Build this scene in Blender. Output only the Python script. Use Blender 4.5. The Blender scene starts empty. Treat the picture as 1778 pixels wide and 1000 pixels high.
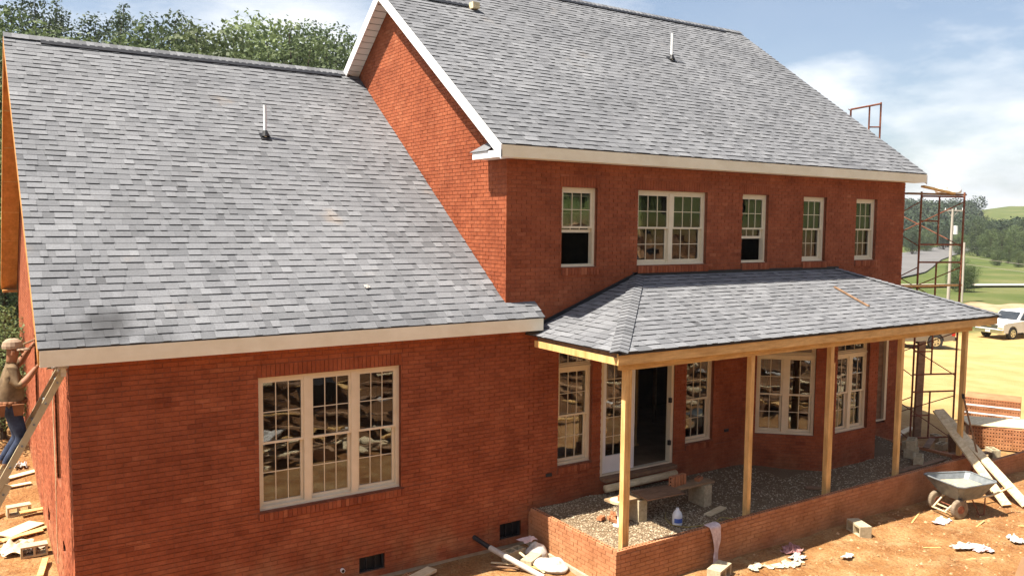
import bpy, math, random
import numpy as np
from mathutils import Vector, Matrix, noise
SC = bpy.context.scene
COL = SC.collection
RND = random.Random(7)

# ------------------------------------------------------------------ camera, sky, sun, exposure
CAM = Vector((-1.079, -12.546, 4.547)); FPX = 1444.39
YAW, PIT, ROL = math.radians(33.175), math.radians(4.414), math.radians(0.592)
FW = Vector((math.sin(YAW)*math.cos(PIT), math.cos(YAW)*math.cos(PIT), -math.sin(PIT)))
RT0 = Vector((math.cos(YAW), -math.sin(YAW), 0)); UP0 = RT0.cross(FW)
RT = RT0*math.cos(ROL) + UP0*math.sin(ROL); UP = -RT0*math.sin(ROL) + UP0*math.cos(ROL)
cam = bpy.data.objects.new('camera', bpy.data.cameras.new('camera')); COL.objects.link(cam)
cam.data.sensor_width = 36; cam.data.lens = FPX/1778*36; cam.data.clip_end = 5000; cam.data.clip_start = .1
cam.matrix_world = Matrix(((RT.x, UP.x, -FW.x, CAM.x), (RT.y, UP.y, -FW.y, CAM.y), (RT.z, UP.z, -FW.z, CAM.z), (0, 0, 0, 1)))
SC.camera = cam
SC.render.resolution_x, SC.render.resolution_y = 1024, 575
LIGHT = Vector((.55, -.08, -1)).normalized()          # direction the sunlight travels
sun = bpy.data.objects.new('sun', bpy.data.lights.new('sun', 'SUN')); COL.objects.link(sun)
sun.data.energy = 5.0; sun.data.angle = math.radians(.53); sun.data.color = (1, .93, .82)
sun.rotation_euler = LIGHT.to_track_quat('-Z', 'Y').to_euler()
W = bpy.data.worlds.new('World'); SC.world = W; W.use_nodes = True
nt = W.node_tree; nd = nt.nodes; lk = nt.links; nd.clear()
wout = nd.new('ShaderNodeOutputWorld'); bg = nd.new('ShaderNodeBackground'); bg.inputs[1].default_value = .065
sky = nd.new('ShaderNodeTexSky'); sky.sky_type = 'NISHITA'; sky.sun_disc = False
sky.sun_elevation = math.asin(-LIGHT.z); sky.sun_rotation = math.atan2(-LIGHT.x, -LIGHT.y)
sky.air_density = 1.0; sky.dust_density = 2.6; sky.ozone_density = 1.0; sky.altitude = 300
tc = nd.new('ShaderNodeTexCoord'); mp = nd.new('ShaderNodeMapping'); mp.inputs['Scale'].default_value = (1, 1, 2.6); mp.inputs['Location'].default_value = (.35, .12, .1)
cn = nd.new('ShaderNodeTexNoise'); cn.inputs['Scale'].default_value = 2.6; cn.inputs['Detail'].default_value = 9; cn.inputs['Roughness'].default_value = .56
cr = nd.new('ShaderNodeValToRGB'); cr.color_ramp.elements[0].position = .42; cr.color_ramp.elements[1].position = .60; cr.color_ramp.elements[0].color = (.10, .10, .10, 1)
cn2 = nd.new('ShaderNodeTexNoise'); cn2.inputs['Scale'].default_value = 5.5; cn2.inputs['Detail'].default_value = 6
cr2 = nd.new('ShaderNodeValToRGB'); cr2.color_ramp.elements[0].position = .3; cr2.color_ramp.elements[1].position = .7
cr2.color_ramp.elements[0].color = (5.6, 6.0, 6.5, 1); cr2.color_ramp.elements[1].color = (9.0, 8.9, 8.7, 1)
mx = nd.new('ShaderNodeMix'); mx.data_type = 'RGBA'
lk.new(tc.outputs['Generated'], mp.inputs[0]); lk.new(mp.outputs[0], cn.inputs[0]); lk.new(mp.outputs[0], cn2.inputs[0])
sxz = nd.new('ShaderNodeSeparateXYZ'); lk.new(tc.outputs['Generated'], sxz.inputs[0])
el = nd.new('ShaderNodeMapRange'); el.inputs[1].default_value = .02; el.inputs[2].default_value = .34; el.inputs[3].default_value = .085; el.inputs[4].default_value = -.13; lk.new(sxz.outputs[2], el.inputs[0])   # clouds bank up towards the horizon
ea = nd.new('ShaderNodeMath'); ea.operation = 'ADD'; lk.new(cn.outputs[0], ea.inputs[0]); lk.new(el.outputs[0], ea.inputs[1])
lk.new(ea.outputs[0], cr.inputs[0]); lk.new(cn2.outputs[0], cr2.inputs[0])
lk.new(cr.outputs[0], mx.inputs[0]); lk.new(sky.outputs[0], mx.inputs[6]); lk.new(cr2.outputs[0], mx.inputs[7])
lk.new(mx.outputs[2], bg.inputs[0]); lk.new(bg.outputs[0], wout.inputs[0])
vs = SC.view_settings; vs.view_transform = 'Standard'; vs.look = 'None'; vs.gamma = 1; vs.exposure = 1.33; vs.use_curve_mapping = False

def project(p):
    d = Vector(p) - CAM; z = d.dot(FW)
    return (889 + FPX*d.dot(RT)/z, 500 - FPX*d.dot(UP)/z, z)

# ------------------------------------------------------------------ materials
MATS = {}
def ramp(n, stops, interp='LINEAR'):
    r = n.new('ShaderNodeValToRGB'); r.color_ramp.interpolation = interp
    while len(r.color_ramp.elements) < len(stops): r.color_ramp.elements.new(.5)
    for e, (p, c) in zip(r.color_ramp.elements, stops): e.position = p; e.color = (*c, 1)
    return r
def mat(name, c1, c2=None, scale=8, rough=.8, bump=.0, bscale=60, metal=0, spec=.3, tone=None, stretch=None, detail=6, stain=None, coat=0):
    """procedural material: noise between c1 and c2 (or a ramp on the face attribute 'tone'), optional bump and stain colour"""
    if name in MATS: return MATS[name]
    m = bpy.data.materials.new(name); m.use_nodes = True; MATS[name] = m
    n = m.node_tree.nodes; l = m.node_tree.links; b = n['Principled BSDF']
    b.inputs['Roughness'].default_value = rough; b.inputs['Metallic'].default_value = metal; b.inputs['Specular IOR Level'].default_value = spec
    b.inputs['Coat Weight'].default_value = coat
    geo = n.new('ShaderNodeNewGeometry'); vec = geo.outputs['Position']
    if stretch:
        mpn = n.new('ShaderNodeMapping'); mpn.inputs['Scale'].default_value = stretch; l.new(vec, mpn.inputs[0]); vec = mpn.outputs[0]
    ns = n.new('ShaderNodeTexNoise'); ns.inputs['Scale'].default_value = scale; ns.inputs['Detail'].default_value = detail; ns.inputs['Roughness'].default_value = .6
    l.new(vec, ns.inputs['Vector'])
    if tone:
        at = n.new('ShaderNodeAttribute'); at.attribute_name = 'tone'
        rp = ramp(n, tone); l.new(at.outputs['Fac'], rp.inputs[0])
        m2 = n.new('ShaderNodeMix'); m2.data_type = 'RGBA'; m2.blend_type = 'MULTIPLY'; m2.inputs[0].default_value = 1
        r2 = ramp(n, [(.3, c1), (.7, c2)]); l.new(ns.outputs[0], r2.inputs[0])
        l.new(rp.outputs[0], m2.inputs[6]); l.new(r2.outputs[0], m2.inputs[7]); colout = m2.outputs[2]
    else:
        r2 = ramp(n, [(.32, c1), (.68, c2 or c1)]); l.new(ns.outputs[0], r2.inputs[0]); colout = r2.outputs[0]
    if stain:                                   # (colour, noise scale, threshold low, high, amount, z_lo, z_hi)
        sc_, ssc, lo, hi, amt, zlo, zhi = stain
        sn = n.new('ShaderNodeTexNoise'); sn.inputs['Scale'].default_value = ssc; sn.inputs['Detail'].default_value = 5
        l.new(geo.outputs['Position'], sn.inputs['Vector'])
        mr = n.new('ShaderNodeMapRange'); mr.inputs[1].default_value = lo; mr.inputs[2].default_value = hi; mr.inputs[4].default_value = amt; mr.interpolation_type = 'SMOOTHSTEP'
        l.new(sn.outputs[0], mr.inputs[0]); fac = mr.outputs[0]
        if zlo is not None:
            sep = n.new('ShaderNodeSeparateXYZ'); l.new(geo.outputs['Position'], sep.inputs[0])
            mz = n.new('ShaderNodeMapRange'); mz.inputs[1].default_value = zhi; mz.inputs[2].default_value = zlo; l.new(sep.outputs[2], mz.inputs[0])
            mu = n.new('ShaderNodeMath'); mu.operation = 'MULTIPLY'; l.new(fac, mu.inputs[0]); l.new(mz.outputs[0], mu.inputs[1]); fac = mu.outputs[0]
        ms = n.new('ShaderNodeMix'); ms.data_type = 'RGBA'; l.new(fac, ms.inputs[0]); l.new(colout, ms.inputs[6]); ms.inputs[7].default_value = (*sc_, 1); colout = ms.outputs[2]
    l.new(colout, b.inputs['Base Color'])
    if bump:
        bn = n.new('ShaderNodeTexNoise'); bn.inputs['Scale'].default_value = bscale; bn.inputs['Detail'].default_value = 4; l.new(vec, bn.inputs['Vector'])
        bp = n.new('ShaderNodeBump'); bp.inputs['Strength'].default_value = bump; bp.inputs['Distance'].default_value = .01; l.new(bn.outputs[0], bp.inputs['Height']); l.new(bp.outputs[0], b.inputs['Normal'])
    return m

BRICK_TONE = [(0, (.235, .052, .018)), (.35, (.30, .073, .026)), (.7, (.335, .088, .034)), (1, (.385, .118, .050))]
M_brick = mat('brick_red', (.8, .78, .76), (1.1, 1.12, 1.12), 30, .9, .35, 90, tone=BRICK_TONE, stain=((.42, .21, .10), 1.6, .38, .66, .8, -1.45, -.35))
M_mortar = mat('mortar', (.19, .060, .028), (.27, .092, .045), 25, .95, .4, 120, stain=((.36, .19, .10), 1.6, .42, .66, .6, -1.5, -.15))
M_pbrick = mat('brick_porch', (.82, .8, .78), (1.1, 1.1, 1.1), 30, .9, .35, 90, tone=[(0, (.385, .155, .068)), (.5, (.43, .185, .086)), (1, (.475, .22, .11))], stain=((.47, .27, .12), 1.3, .28, .56, .9, -2.2, -.7))
M_core = mat('brick_core_hole', (.06, .018, .01), (.09, .03, .016), 20, .95)
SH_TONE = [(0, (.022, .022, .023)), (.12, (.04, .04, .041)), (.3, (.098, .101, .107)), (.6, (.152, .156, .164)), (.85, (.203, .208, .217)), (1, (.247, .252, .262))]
M_shingle = mat('asphalt_shingle', (.78, .78, .78), (1.18, 1.18, 1.2), 45, .85, .5, 220, tone=SH_TONE, spec=.45, stain=((.34, .24, .15), 0.8, .66, .80, .28, None, None))
def darken_spots(m, spots):
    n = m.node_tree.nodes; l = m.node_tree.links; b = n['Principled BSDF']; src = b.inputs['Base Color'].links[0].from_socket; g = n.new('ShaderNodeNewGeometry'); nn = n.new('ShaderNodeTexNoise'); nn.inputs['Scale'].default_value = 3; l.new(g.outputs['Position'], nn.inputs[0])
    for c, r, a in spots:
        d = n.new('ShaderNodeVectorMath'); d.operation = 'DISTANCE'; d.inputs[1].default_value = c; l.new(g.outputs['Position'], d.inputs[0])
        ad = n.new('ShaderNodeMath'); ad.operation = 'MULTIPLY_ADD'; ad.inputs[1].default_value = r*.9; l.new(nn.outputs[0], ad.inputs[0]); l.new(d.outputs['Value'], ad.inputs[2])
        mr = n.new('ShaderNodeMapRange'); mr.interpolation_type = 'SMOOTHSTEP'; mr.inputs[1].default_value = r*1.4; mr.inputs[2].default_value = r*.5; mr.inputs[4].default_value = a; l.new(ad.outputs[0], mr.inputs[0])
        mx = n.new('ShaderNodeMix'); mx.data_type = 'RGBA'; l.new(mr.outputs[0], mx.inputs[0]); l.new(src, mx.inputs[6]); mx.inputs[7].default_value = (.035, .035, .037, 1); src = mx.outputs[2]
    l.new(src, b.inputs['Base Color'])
darken_spots(M_shingle, [((.46, -.05, 3.10), .55, .85), ((-.1, -.25, 2.96), .7, .6), ((1.1, -.3, 2.9), .4, .5)])     # darker spots on the shingles by the wing eave
M_deck = mat('roof_deck_felt', (.03, .03, .033), (.05, .05, .052), 8, .9)
M_cream = mat('cream_paint', (.84, .76, .57), (.88, .81, .63), 4, .55, stretch=(1, 1, 3))
M_white = mat('white_paint', (.78, .77, .75), (.84, .83, .82), 3, .5)
M_vinyl = mat('window_vinyl', (.70, .60, .43), (.76, .66, .49), 5, .4, spec=.4)
M_wood = mat('new_lumber', (.60, .37, .14), (.74, .50, .22), 5, .75, .25, 30, stretch=(1.2, 1.2, .35))
M_woodx = mat('new_lumber_long', (.60, .37, .14), (.74, .50, .22), 5, .75, .25, 30, stretch=(.35, 1.5, 3))
M_woodo = mat('raw_trim_wood', (.46, .20, .055), (.60, .29, .09), 5, .75, .25, 30, stretch=(1.5, .5, .5))
M_pale = mat('pale_board', (.62, .50, .30), (.74, .64, .44), 6, .8, stretch=(.5, 2, 2))
M_oldwood = mat('weathered_board', (.16, .09, .05), (.28, .17, .10), 6, .85, stretch=(.6, 2, 2))
M_conc = mat('concrete_block', (.36, .30, .19), (.52, .44, .29), 18, .95, .5, 80)
M_foot = mat('footing_concrete', (.36, .28, .19), (.48, .39, .27), 6, .95, .4, 40)
M_black = mat('black_plastic', (.012, .012, .014), (.02, .02, .022), 10, .5)
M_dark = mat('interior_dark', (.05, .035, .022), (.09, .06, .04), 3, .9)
M_pvc = mat('white_pvc', (.74, .74, .72), (.82, .82, .80), 6, .4)
M_gpipe = mat('grey_pipe', (.38, .35, .31), (.50, .47, .42), 9, .6)
M_rubber = mat('rubber', (.025, .024, .023), (.05, .047, .043), 12, .8)
M_tyred = mat('dusty_tyre', (.17, .13, .09), (.28, .22, .15), 12, .9)
M_steel = mat('galvanised_steel', (.17, .19, .20), (.27, .29, .30), 9, .45, metal=.35)
M_rust = mat('rusty_steel', (.14, .042, .022), (.30, .115, .06), 14, .75, metal=.2)
M_alu = mat('ladder_fibreglass', (.42, .34, .20), (.52, .43, .27), 8, .6)
M_rag = mat('pink_rag', (.55, .42, .42), (.72, .62, .62), 14, .95)
M_ragw = mat('white_cloth', (.50, .48, .45), (.68, .66, .63), 10, .9)
M_ragm = mat('maroon_rag', (.22, .07, .07), (.48, .28, .26), 30, .95)
M_paper = mat('paper_scrap', (.46, .38, .25), (.60, .52, .38), 9, .9)
M_skin = mat('skin', (.24, .10, .05), (.32, .14, .075), 6, .6)
M_shirt = mat('olive_tan_shirt', (.13, .085, .045), (.20, .135, .075), 5, .95, .3, 20)
M_jean = mat('blue_denim', (.02, .028, .055), (.045, .058, .10), 6, .9, .3, 40)
M_cap = mat('beige_cap', (.30, .21, .14), (.40, .29, .20), 6, .9)
M_belt = mat('leather_tool_belt', (.15, .055, .02), (.25, .10, .04), 6, .7)
M_chrome = mat('chrome', (.55, .55, .55), (.7, .7, .7), 4, .2, metal=1)
M_wpaint = mat('white_car_paint', (.74, .74, .74), (.80, .80, .80), 2, .3, coat=.6)
M_spaint = mat('taupe_car_paint', (.17, .145, .12), (.21, .18, .15), 2, .3, coat=.6, metal=.3)
M_cglass = mat('car_glass', (.02, .025, .03), (.04, .045, .05), 2, .06, spec=.8)
M_red = mat('tail_light', (.45, .02, .015), (.5, .03, .02), 3, .25)
M_gold = mat('gold_badge', (.62, .42, .10), (.7, .5, .15), 3, .3, metal=.7)
M_grille = mat('dark_grille', (.02, .02, .02), (.04, .04, .04), 5, .5)
M_lamp = mat('headlamp_lens', (.6, .6, .6), (.75, .75, .75), 3, .1)
M_blue = mat('blue_label', (.05, .10, .42), (.10, .18, .5), 12, .5)
M_jug = mat('translucent_jug', (.66, .68, .70), (.76, .78, .80), 6, .35)
M_asph = mat('asphalt_road', (.11, .105, .10), (.14, .135, .13), .2, .9)
M_gravel_road = mat('pale_gravel_lane', (.38, .33, .26), (.46, .41, .34), .5, .95)
M_pole = mat('utility_pole_wood', (.36, .31, .26), (.46, .41, .35), 2, .9, stretch=(1, 1, .2))
M_bark = mat('bark', (.045, .033, .022), (.08, .06, .042), 4, .95, stretch=(1, 1, .3))

def mottle(m, scale, lo, hi, stretch=(1, 1, 1)):
    """broad uneven weathering: multiplies the base colour by slow noise"""
    n = m.node_tree.nodes; l = m.node_tree.links; b = n['Principled BSDF']; src = b.inputs['Base Color'].links[0].from_socket
    g = n.new('ShaderNodeNewGeometry'); mp_ = n.new('ShaderNodeMapping'); mp_.inputs['Scale'].default_value = stretch; l.new(g.outputs['Position'], mp_.inputs[0])
    t = n.new('ShaderNodeTexNoise'); t.inputs['Scale'].default_value = scale; t.inputs['Detail'].default_value = 7; t.inputs['Roughness'].default_value = .65; l.new(mp_.outputs[0], t.inputs[0])
    r = ramp(n, [(.32, lo), (.68, hi)]); l.new(t.outputs[0], r.inputs[0]); x = n.new('ShaderNodeMix'); x.data_type = 'RGBA'; x.blend_type = 'MULTIPLY'; x.inputs[0].default_value = 1; l.new(src, x.inputs[6]); l.new(r.outputs[0], x.inputs[7]); l.new(x.outputs[2], b.inputs['Base Color'])
for m_ in (M_brick, M_mortar): mottle(m_, 1.5, (.74, .68, .62), (1.18, 1.26, 1.34)); mottle(m_, 7, (.86, .84, .82), (1.12, 1.14, 1.16))
mottle(M_pbrick, 2.2, (.78, .72, .66), (1.16, 1.2, 1.24))
mottle(M_shingle, .8, (.90, .90, .91), (1.08, 1.07, 1.06))
for m_, st_ in ((M_wood, (3, 3, .4)), (M_woodx, (.4, 3, 3)), (M_pale, (1, 3, 3)), (M_woodo, (2, .5, 2))): mottle(m_, 6, (.80, .75, .68), (1.14, 1.14, 1.14), st_)
for m_ in (M_wood, M_woodx): mottle(m_, 2.2, (.90, .86, .80), (1.12, 1.12, 1.1))
mottle(M_cream, 1.2, (.90, .88, .84), (1.04, 1.04, 1.04)); mottle(M_ragw, 9, (.6, .56, .5), (1.1, 1.1, 1.1)); mottle(M_shirt, 9, (.6, .58, .55), (1.3, 1.3, 1.3)); mottle(M_jean, 9, (.6, .6, .6), (1.4, 1.4, 1.4))

def leafmat(name, dark, lightc):
    m = mat(name, dark, lightc, .55, .6, spec=.25)
    n = m.node_tree.nodes; l = m.node_tree.links; b = n['Principled BSDF']
    tr = n.new('ShaderNodeBsdfTranslucent'); sh = n.new('ShaderNodeMixShader'); sh.inputs[0].default_value = .3
    src = b.inputs['Base Color'].links[0].from_socket
    oi = n.new('ShaderNodeObjectInfo'); hs = n.new('ShaderNodeHueSaturation')
    mv = n.new('ShaderNodeMapRange'); mv.inputs[3].default_value = .7; mv.inputs[4].default_value = 1.35; l.new(oi.outputs['Random'], mv.inputs[0]); l.new(mv.outputs[0], hs.inputs['Value'])
    l.new(src, hs.inputs['Color']); l.new(hs.outputs[0], b.inputs['Base Color']); l.new(hs.outputs[0], tr.inputs[0])
    l.new(b.outputs[0], sh.inputs[1]); l.new(tr.outputs[0], sh.inputs[2]); l.new(sh.outputs[0], n['Material Output'].inputs[0])
    return m
M_leaf = [leafmat('leaf_mid_green', (.055, .082, .030), (.115, .150, .055)), leafmat('leaf_dark_green', (.038, .060, .028), (.075, .105, .045)), leafmat('leaf_light_green', (.08, .112, .040), (.15, .185, .07))]
M_leaffar = leafmat('leaf_far_wood', (.030, .055, .026), (.075, .105, .045))

def glassmat():
    m = bpy.data.materials.new('window_glass'); m.use_nodes = True; n = m.node_tree.nodes; l = m.node_tree.links; n.clear()
    o = n.new('ShaderNodeOutputMaterial'); g = n.new('ShaderNodeBsdfGlossy'); g.inputs['Roughness'].default_value = .012
    t = n.new('ShaderNodeBsdfTransparent'); t.inputs[0].default_value = (.75, .78, .78, 1)
    fr = n.new('ShaderNodeFresnel'); fr.inputs[0].default_value = 1.5
    mr = n.new('ShaderNodeMapRange'); mr.inputs[1].default_value = .03; mr.inputs[2].default_value = 1; mr.inputs[3].default_value = .10; mr.inputs[4].default_value = 1
    ns = n.new('ShaderNodeTexNoise'); ns.inputs['Scale'].default_value = 2.2; ge = n.new('ShaderNodeNewGeometry'); l.new(ge.outputs['Position'], ns.inputs[0])
    bp = n.new('ShaderNodeBump'); bp.inputs['Strength'].default_value = .04; bp.inputs['Distance'].default_value = .05; l.new(ns.outputs[0], bp.inputs['Height']); l.new(bp.outputs[0], g.inputs['Normal'])
    mx = n.new('ShaderNodeMixShader'); l.new(fr.outputs[0], mr.inputs[0]); l.new(mr.outputs[0], mx.inputs[0]); l.new(t.outputs[0], mx.inputs[1]); l.new(g.outputs[0], mx.inputs[2]); l.new(mx.outputs[0], o.inputs[0])
    return m
M_glass = glassmat()

# ------------------------------------------------------------------ mesh helpers
class MB:
    def __init__(s): s.v = []; s.f = []; s.t = []; s.m = []; s.mi = 0
    def face(s, pts, tone=.5):
        i = len(s.v); s.v += [tuple(p) for p in pts]; s.f.append(tuple(range(i, i+len(pts)))); s.t.append(tone); s.m.append(s.mi)
    def hexa(s, P, tone=.5, skip=()):
        """P: 8 points, bottom ring 0-3 then top ring 4-7"""
        i = len(s.v); s.v += [tuple(p) for p in P]
        for k, f in enumerate(((0, 3, 2, 1), (4, 5, 6, 7), (0, 1, 5, 4), (1, 2, 6, 5), (2, 3, 7, 6), (3, 0, 4, 7))):
            if k in skip: continue
            s.f.append(tuple(i+q for q in f)); s.t.append(tone); s.m.append(s.mi)
        return s
    def box(s, x0, x1, y0, y1, z0, z1, tone=.5, skip=()):
        return s.hexa([(x0, y0, z0), (x1, y0, z0), (x1, y1, z0), (x0, y1, z0), (x0, y0, z1), (x1, y0, z1), (x1, y1, z1), (x0, y1, z1)], tone, skip)
    def bar(s, a, b, w, h, up=(0, 0, 1), tone=.5):
        a = Vector(a); b = Vector(b); d = (b-a).normalized(); up = Vector(up)
        sd = d.cross(up)
        if sd.length < 1e-4: sd = d.cross(Vector((1, 0, 0)))
        sd.normalize(); u = sd.cross(d); sd *= w/2; u *= h/2
        return s.hexa([a-sd-u, a+sd-u, b+sd-u, b-sd-u, a-sd+u, a+sd+u, b+sd+u, b-sd+u], tone)
    def tube(s, a, b, r, n=8, r2=None, cap=True, tone=.5):
        a = Vector(a); b = Vector(b); r2 = r if r2 is None else r2; d = (b-a).normalized()
        x = d.orthogonal().normalized(); y = d.cross(x); i = len(s.v)
        for p, q in ((a, r), (b, r2)):
            for k in range(n):
                an = 2*math.pi*k/n; s.v.append(tuple(p + (x*math.cos(an)+y*math.sin(an))*q))
        for k in range(n):
            j = (k+1) % n; s.f.append((i+k, i+j, i+n+j, i+n+k)); s.t.append(tone); s.m.append(s.mi)
        if cap:
            s.f.append(tuple(i+n-1-k for k in range(n))); s.t.append(tone); s.m.append(s.mi)
            s.f.append(tuple(i+n+k for k in range(n))); s.t.append(tone); s.m.append(s.mi)
        return s
    def path(s, pts, r, n=6):
        for a, b in zip(pts, pts[1:]): s.tube(a, b, r, n)
        return s
    def mesh(s, name, mats, smooth=False):
        me = bpy.data.meshes.new(name); me.from_pydata(s.v, [], s.f)
        for m in (mats if isinstance(mats, (list, tuple)) else [mats]): me.materials.append(m)
        at = me.attributes.new('tone', 'FLOAT', 'FACE'); at.data.foreach_set('value', s.t)
        me.polygons.foreach_set('material_index', s.m)
        if smooth: me.polygons.foreach_set('use_smooth', [True]*len(me.polygons))
        me.update(); return me
    def build(s, name, mats, parent=None, smooth=False):
        return link(name, s.mesh(name, mats, smooth), parent)
def link(name, me, parent=None, mtx=None):
    o = bpy.data.objects.new(name, me); COL.objects.link(o)
    if parent is not None:
        o.parent = parent
        if parent.type == 'EMPTY' and 'worldparts' in parent: o.matrix_parent_inverse = Matrix.Translation(-parent.location)
    if mtx is not None: o.matrix_basis = mtx
    return o
def tag(o, label, cat, group=None):
    o['label'] = label; o['category'] = cat
    if group: o['group'] = group
    return o
def struct(o, kind='structure'): o['kind'] = kind; return o
def thing(name, label, cat, loc=(0, 0, 0), rz=0, group=None, world=False):
    o = bpy.data.objects.new(name, None); COL.objects.link(o); o.location = loc; o.rotation_euler = (0, 0, rz); o.empty_display_size = .2
    if world: o['worldparts'] = 1
    return tag(o, label, cat, group)
def dup(root, loc, rz=0, scale=None, label=None, group=None):
    r = root.copy(); COL.objects.link(r); r.location = loc; r.rotation_euler = (0, 0, rz)
    if scale is not None: r.scale = scale if hasattr(scale, '__len__') else (scale,)*3
    if label: r['label'] = label
    if group: r['group'] = group
    for ch in list(root.children):
        c = ch.copy(); COL.objects.link(c); c.parent = r
        for g in ch.children: d = g.copy(); COL.objects.link(d); d.parent = c
    return r
def sstep(a, b, x):
    t = min(1, max(0, (x-a)/(b-a))); return t*t*(3-2*t)

# ------------------------------------------------------------------ ground
def height(x, y):
    h = -1.43
    h -= .95*sstep(20, 52, x) + .3*sstep(60, 140, x)
    h += .5*sstep(5, 12, y)*(1-sstep(2, 14, x))                                    # left side of the house rises to the back
    h += 11*sstep(24, 85, y-.25*x)*(1-sstep(30, 75, x))                             # wooded hill behind the house
    bank = sstep(-6.6, -11.6, y+.04*x)
    h += 4.35*bank + 2.7*sstep(-15, -24, y) + 8*sstep(-36, -90, y)                  # cut bank the picture is taken from
    r = math.hypot(x+1, y+12.5); az = math.degrees(math.atan2(x+1, y+12.5))
    if r > 240:
        h += 13*sstep(340, 520, r)*sstep(46, 54, az)*(1-sstep(59.5, 62.5, az)) + 23*sstep(440, 680, r)*sstep(59, 63, az)*(1-sstep(78, 95, az))
        h += 14*sstep(300, 700, r)*(1-sstep(20, 50, az))
    if r < 45: h += (noise.noise(Vector((x*.9, y*.9, 0)))*.05 + noise.noise(Vector((x*2.7, y*2.7, 3)))*.04 - .05*max(0, 1-abs(math.sin((y*.92+x*.30)*1.15))*3.2)*sstep(-2.9, -3.6, y)*sstep(-7.5, -6.5, y) + (bank*(1-bank)*4)*noise.noise(Vector((x*.7, y*.7, 5)))*.35)*(1 if y < -.2 or x < -.1 or x > 20 else .3)
    elif r < 900: h += noise.noise(Vector((x*.02, y*.02, 9)))*.6*sstep(70, 150, r)
    return h
def axis(lo, hi, c0, c1, step, grow=1.16):
    a = list(np.arange(c0, c1+.01, step)); s = step; v = c1
    while v < hi: s *= grow; v += s; a.append(v)
    s = step; v = c0; b = []
    while v > lo: s *= grow; v -= s; b.append(v)
    return b[::-1] + a
XS = axis(-1600, 2400, -6, 27, .28); YS = axis(-1600, 2400, -13, 10, .28)
gv = [(x, y, height(x, y)) for y in YS for x in XS]; nx = len(XS)
gf = [(j*nx+i, j*nx+i+1, (j+1)*nx+i+1, (j+1)*nx+i) for j in range(len(YS)-1) for i in range(nx-1)]
gm = bpy.data.meshes.new('ground'); gm.from_pydata(gv, [], gf); gm.polygons.foreach_set('use_smooth', [True]*len(gf))
def groundmat():
    m = bpy.data.materials.new('clay_soil_and_grass'); m.use_nodes = True; n = m.node_tree.nodes; l = m.node_tree.links; b = n['Principled BSDF']; b.inputs['Roughness'].default_value = .95; b.inputs['Specular IOR Level'].default_value = .15
    g = n.new('ShaderNodeNewGeometry'); P = g.outputs['Position']
    def N(sc, d=6, ro=.6):
        q = n.new('ShaderNodeTexNoise'); q.inputs['Scale'].default_value = sc; q.inputs['Detail'].default_value = d; q.inputs['Roughness'].default_value = ro; l.new(P, q.inputs[0]); return q.outputs[0]
    def MX(f, a, c):
        q = n.new('ShaderNodeMix'); q.data_type = 'RGBA'; l.new(f, q.inputs[0]); l.new(a, q.inputs[6]); l.new(c, q.inputs[7]); return q.outputs[2]
    def RP(f, st): r = ramp(n, st); l.new(f, r.inputs[0]); return r.outputs[0]
    dirt = RP(N(1.3), [(.30, (.21, .088, .030)), (.5, (.30, .148, .054)), (.68, (.39, .225, .095))])
    tan = RP(N(5), [(.35, (.33, .20, .085)), (.7, (.50, .37, .19))])
    dirt = MX(RP(N(2.1, 8, .7), [(.48, (0, 0, 0)), (.66, (.75, .75, .75))]), dirt, tan)
    fine = RP(N(24), [(.35, (.72, .70, .68)), (.65, (1.15, 1.15, 1.15))])
    mu = n.new('ShaderNodeMix'); mu.data_type = 'RGBA'; mu.blend_type = 'MULTIPLY'; mu.inputs[0].default_value = 1; l.new(dirt, mu.inputs[6]); l.new(fine, mu.inputs[7]); dirt = mu.outputs[2]
    pale = RP(N(.6), [(.3, (.36, .23, .085)), (.7, (.46, .33, .145))])
    sx = n.new('ShaderNodeSeparateXYZ'); l.new(P, sx.inputs[0])
    def MR(s, a, b_, lo=0, hi=1):
        q = n.new('ShaderNodeMapRange'); q.interpolation_type = 'SMOOTHSTEP'; q.inputs[1].default_value = a; q.inputs[2].default_value = b_; q.inputs[3].default_value = lo; q.inputs[4].default_value = hi; l.new(s, q.inputs[0]); return q.outputs[0]
    def MA(op, a, c):
        q = n.new('ShaderNodeMath'); q.operation = op
        for k, w in ((0, a), (1, c)):
            if isinstance(w, (int, float)): q.inputs[k].default_value = w
            else: l.new(w, q.inputs[k])
        return q.outputs[0]
    dirt = MX(MR(sx.outputs[0], 19, 27), dirt, pale)
    bankc = RP(N(.8), [(.3, (.10, .045, .018)), (.55, (.20, .10, .045)), (.72, (.30, .18, .09))])
    dirt = MX(MR(sx.outputs[1], -6.9, -7.9), dirt, bankc)
    wob = MA('MULTIPLY', MA('SUBTRACT', N(.12, 4), .5), 26)
    far = MA('ADD', sx.outputs[0], wob)
    gx = MR(far, 56, 62)
    gy = MR(MA('ADD', sx.outputs[1], MA('MULTIPLY', wob, .4)), 15, 19)
    gl = MR(MA('ADD', sx.outputs[0], MA('MULTIPLY', wob, .3)), -7, -12)
    gb = MR(sx.outputs[1], -17, -23)
    gmask = MA('MAXIMUM', MA('MAXIMUM', gx, gy), MA('MAXIMUM', gl, gb))
    grass = RP(N(.07, 8, .65), [(.3, (.050, .075, .016)), (.5, (.085, .105, .028)), (.7, (.145, .14, .055))])
    col = MX(gmask, dirt, grass); l.new(col, b.inputs['Base Color'])
    bp = n.new('ShaderNodeBump'); bp.inputs['Strength'].default_value = 1; bp.inputs['Distance'].default_value = .06; l.new(N(14, 8), bp.inputs['Height']); l.new(bp.outputs[0], b.inputs['Normal'])
    return m
gm.materials.append(groundmat()); ground = struct(link('ground', gm))

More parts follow.
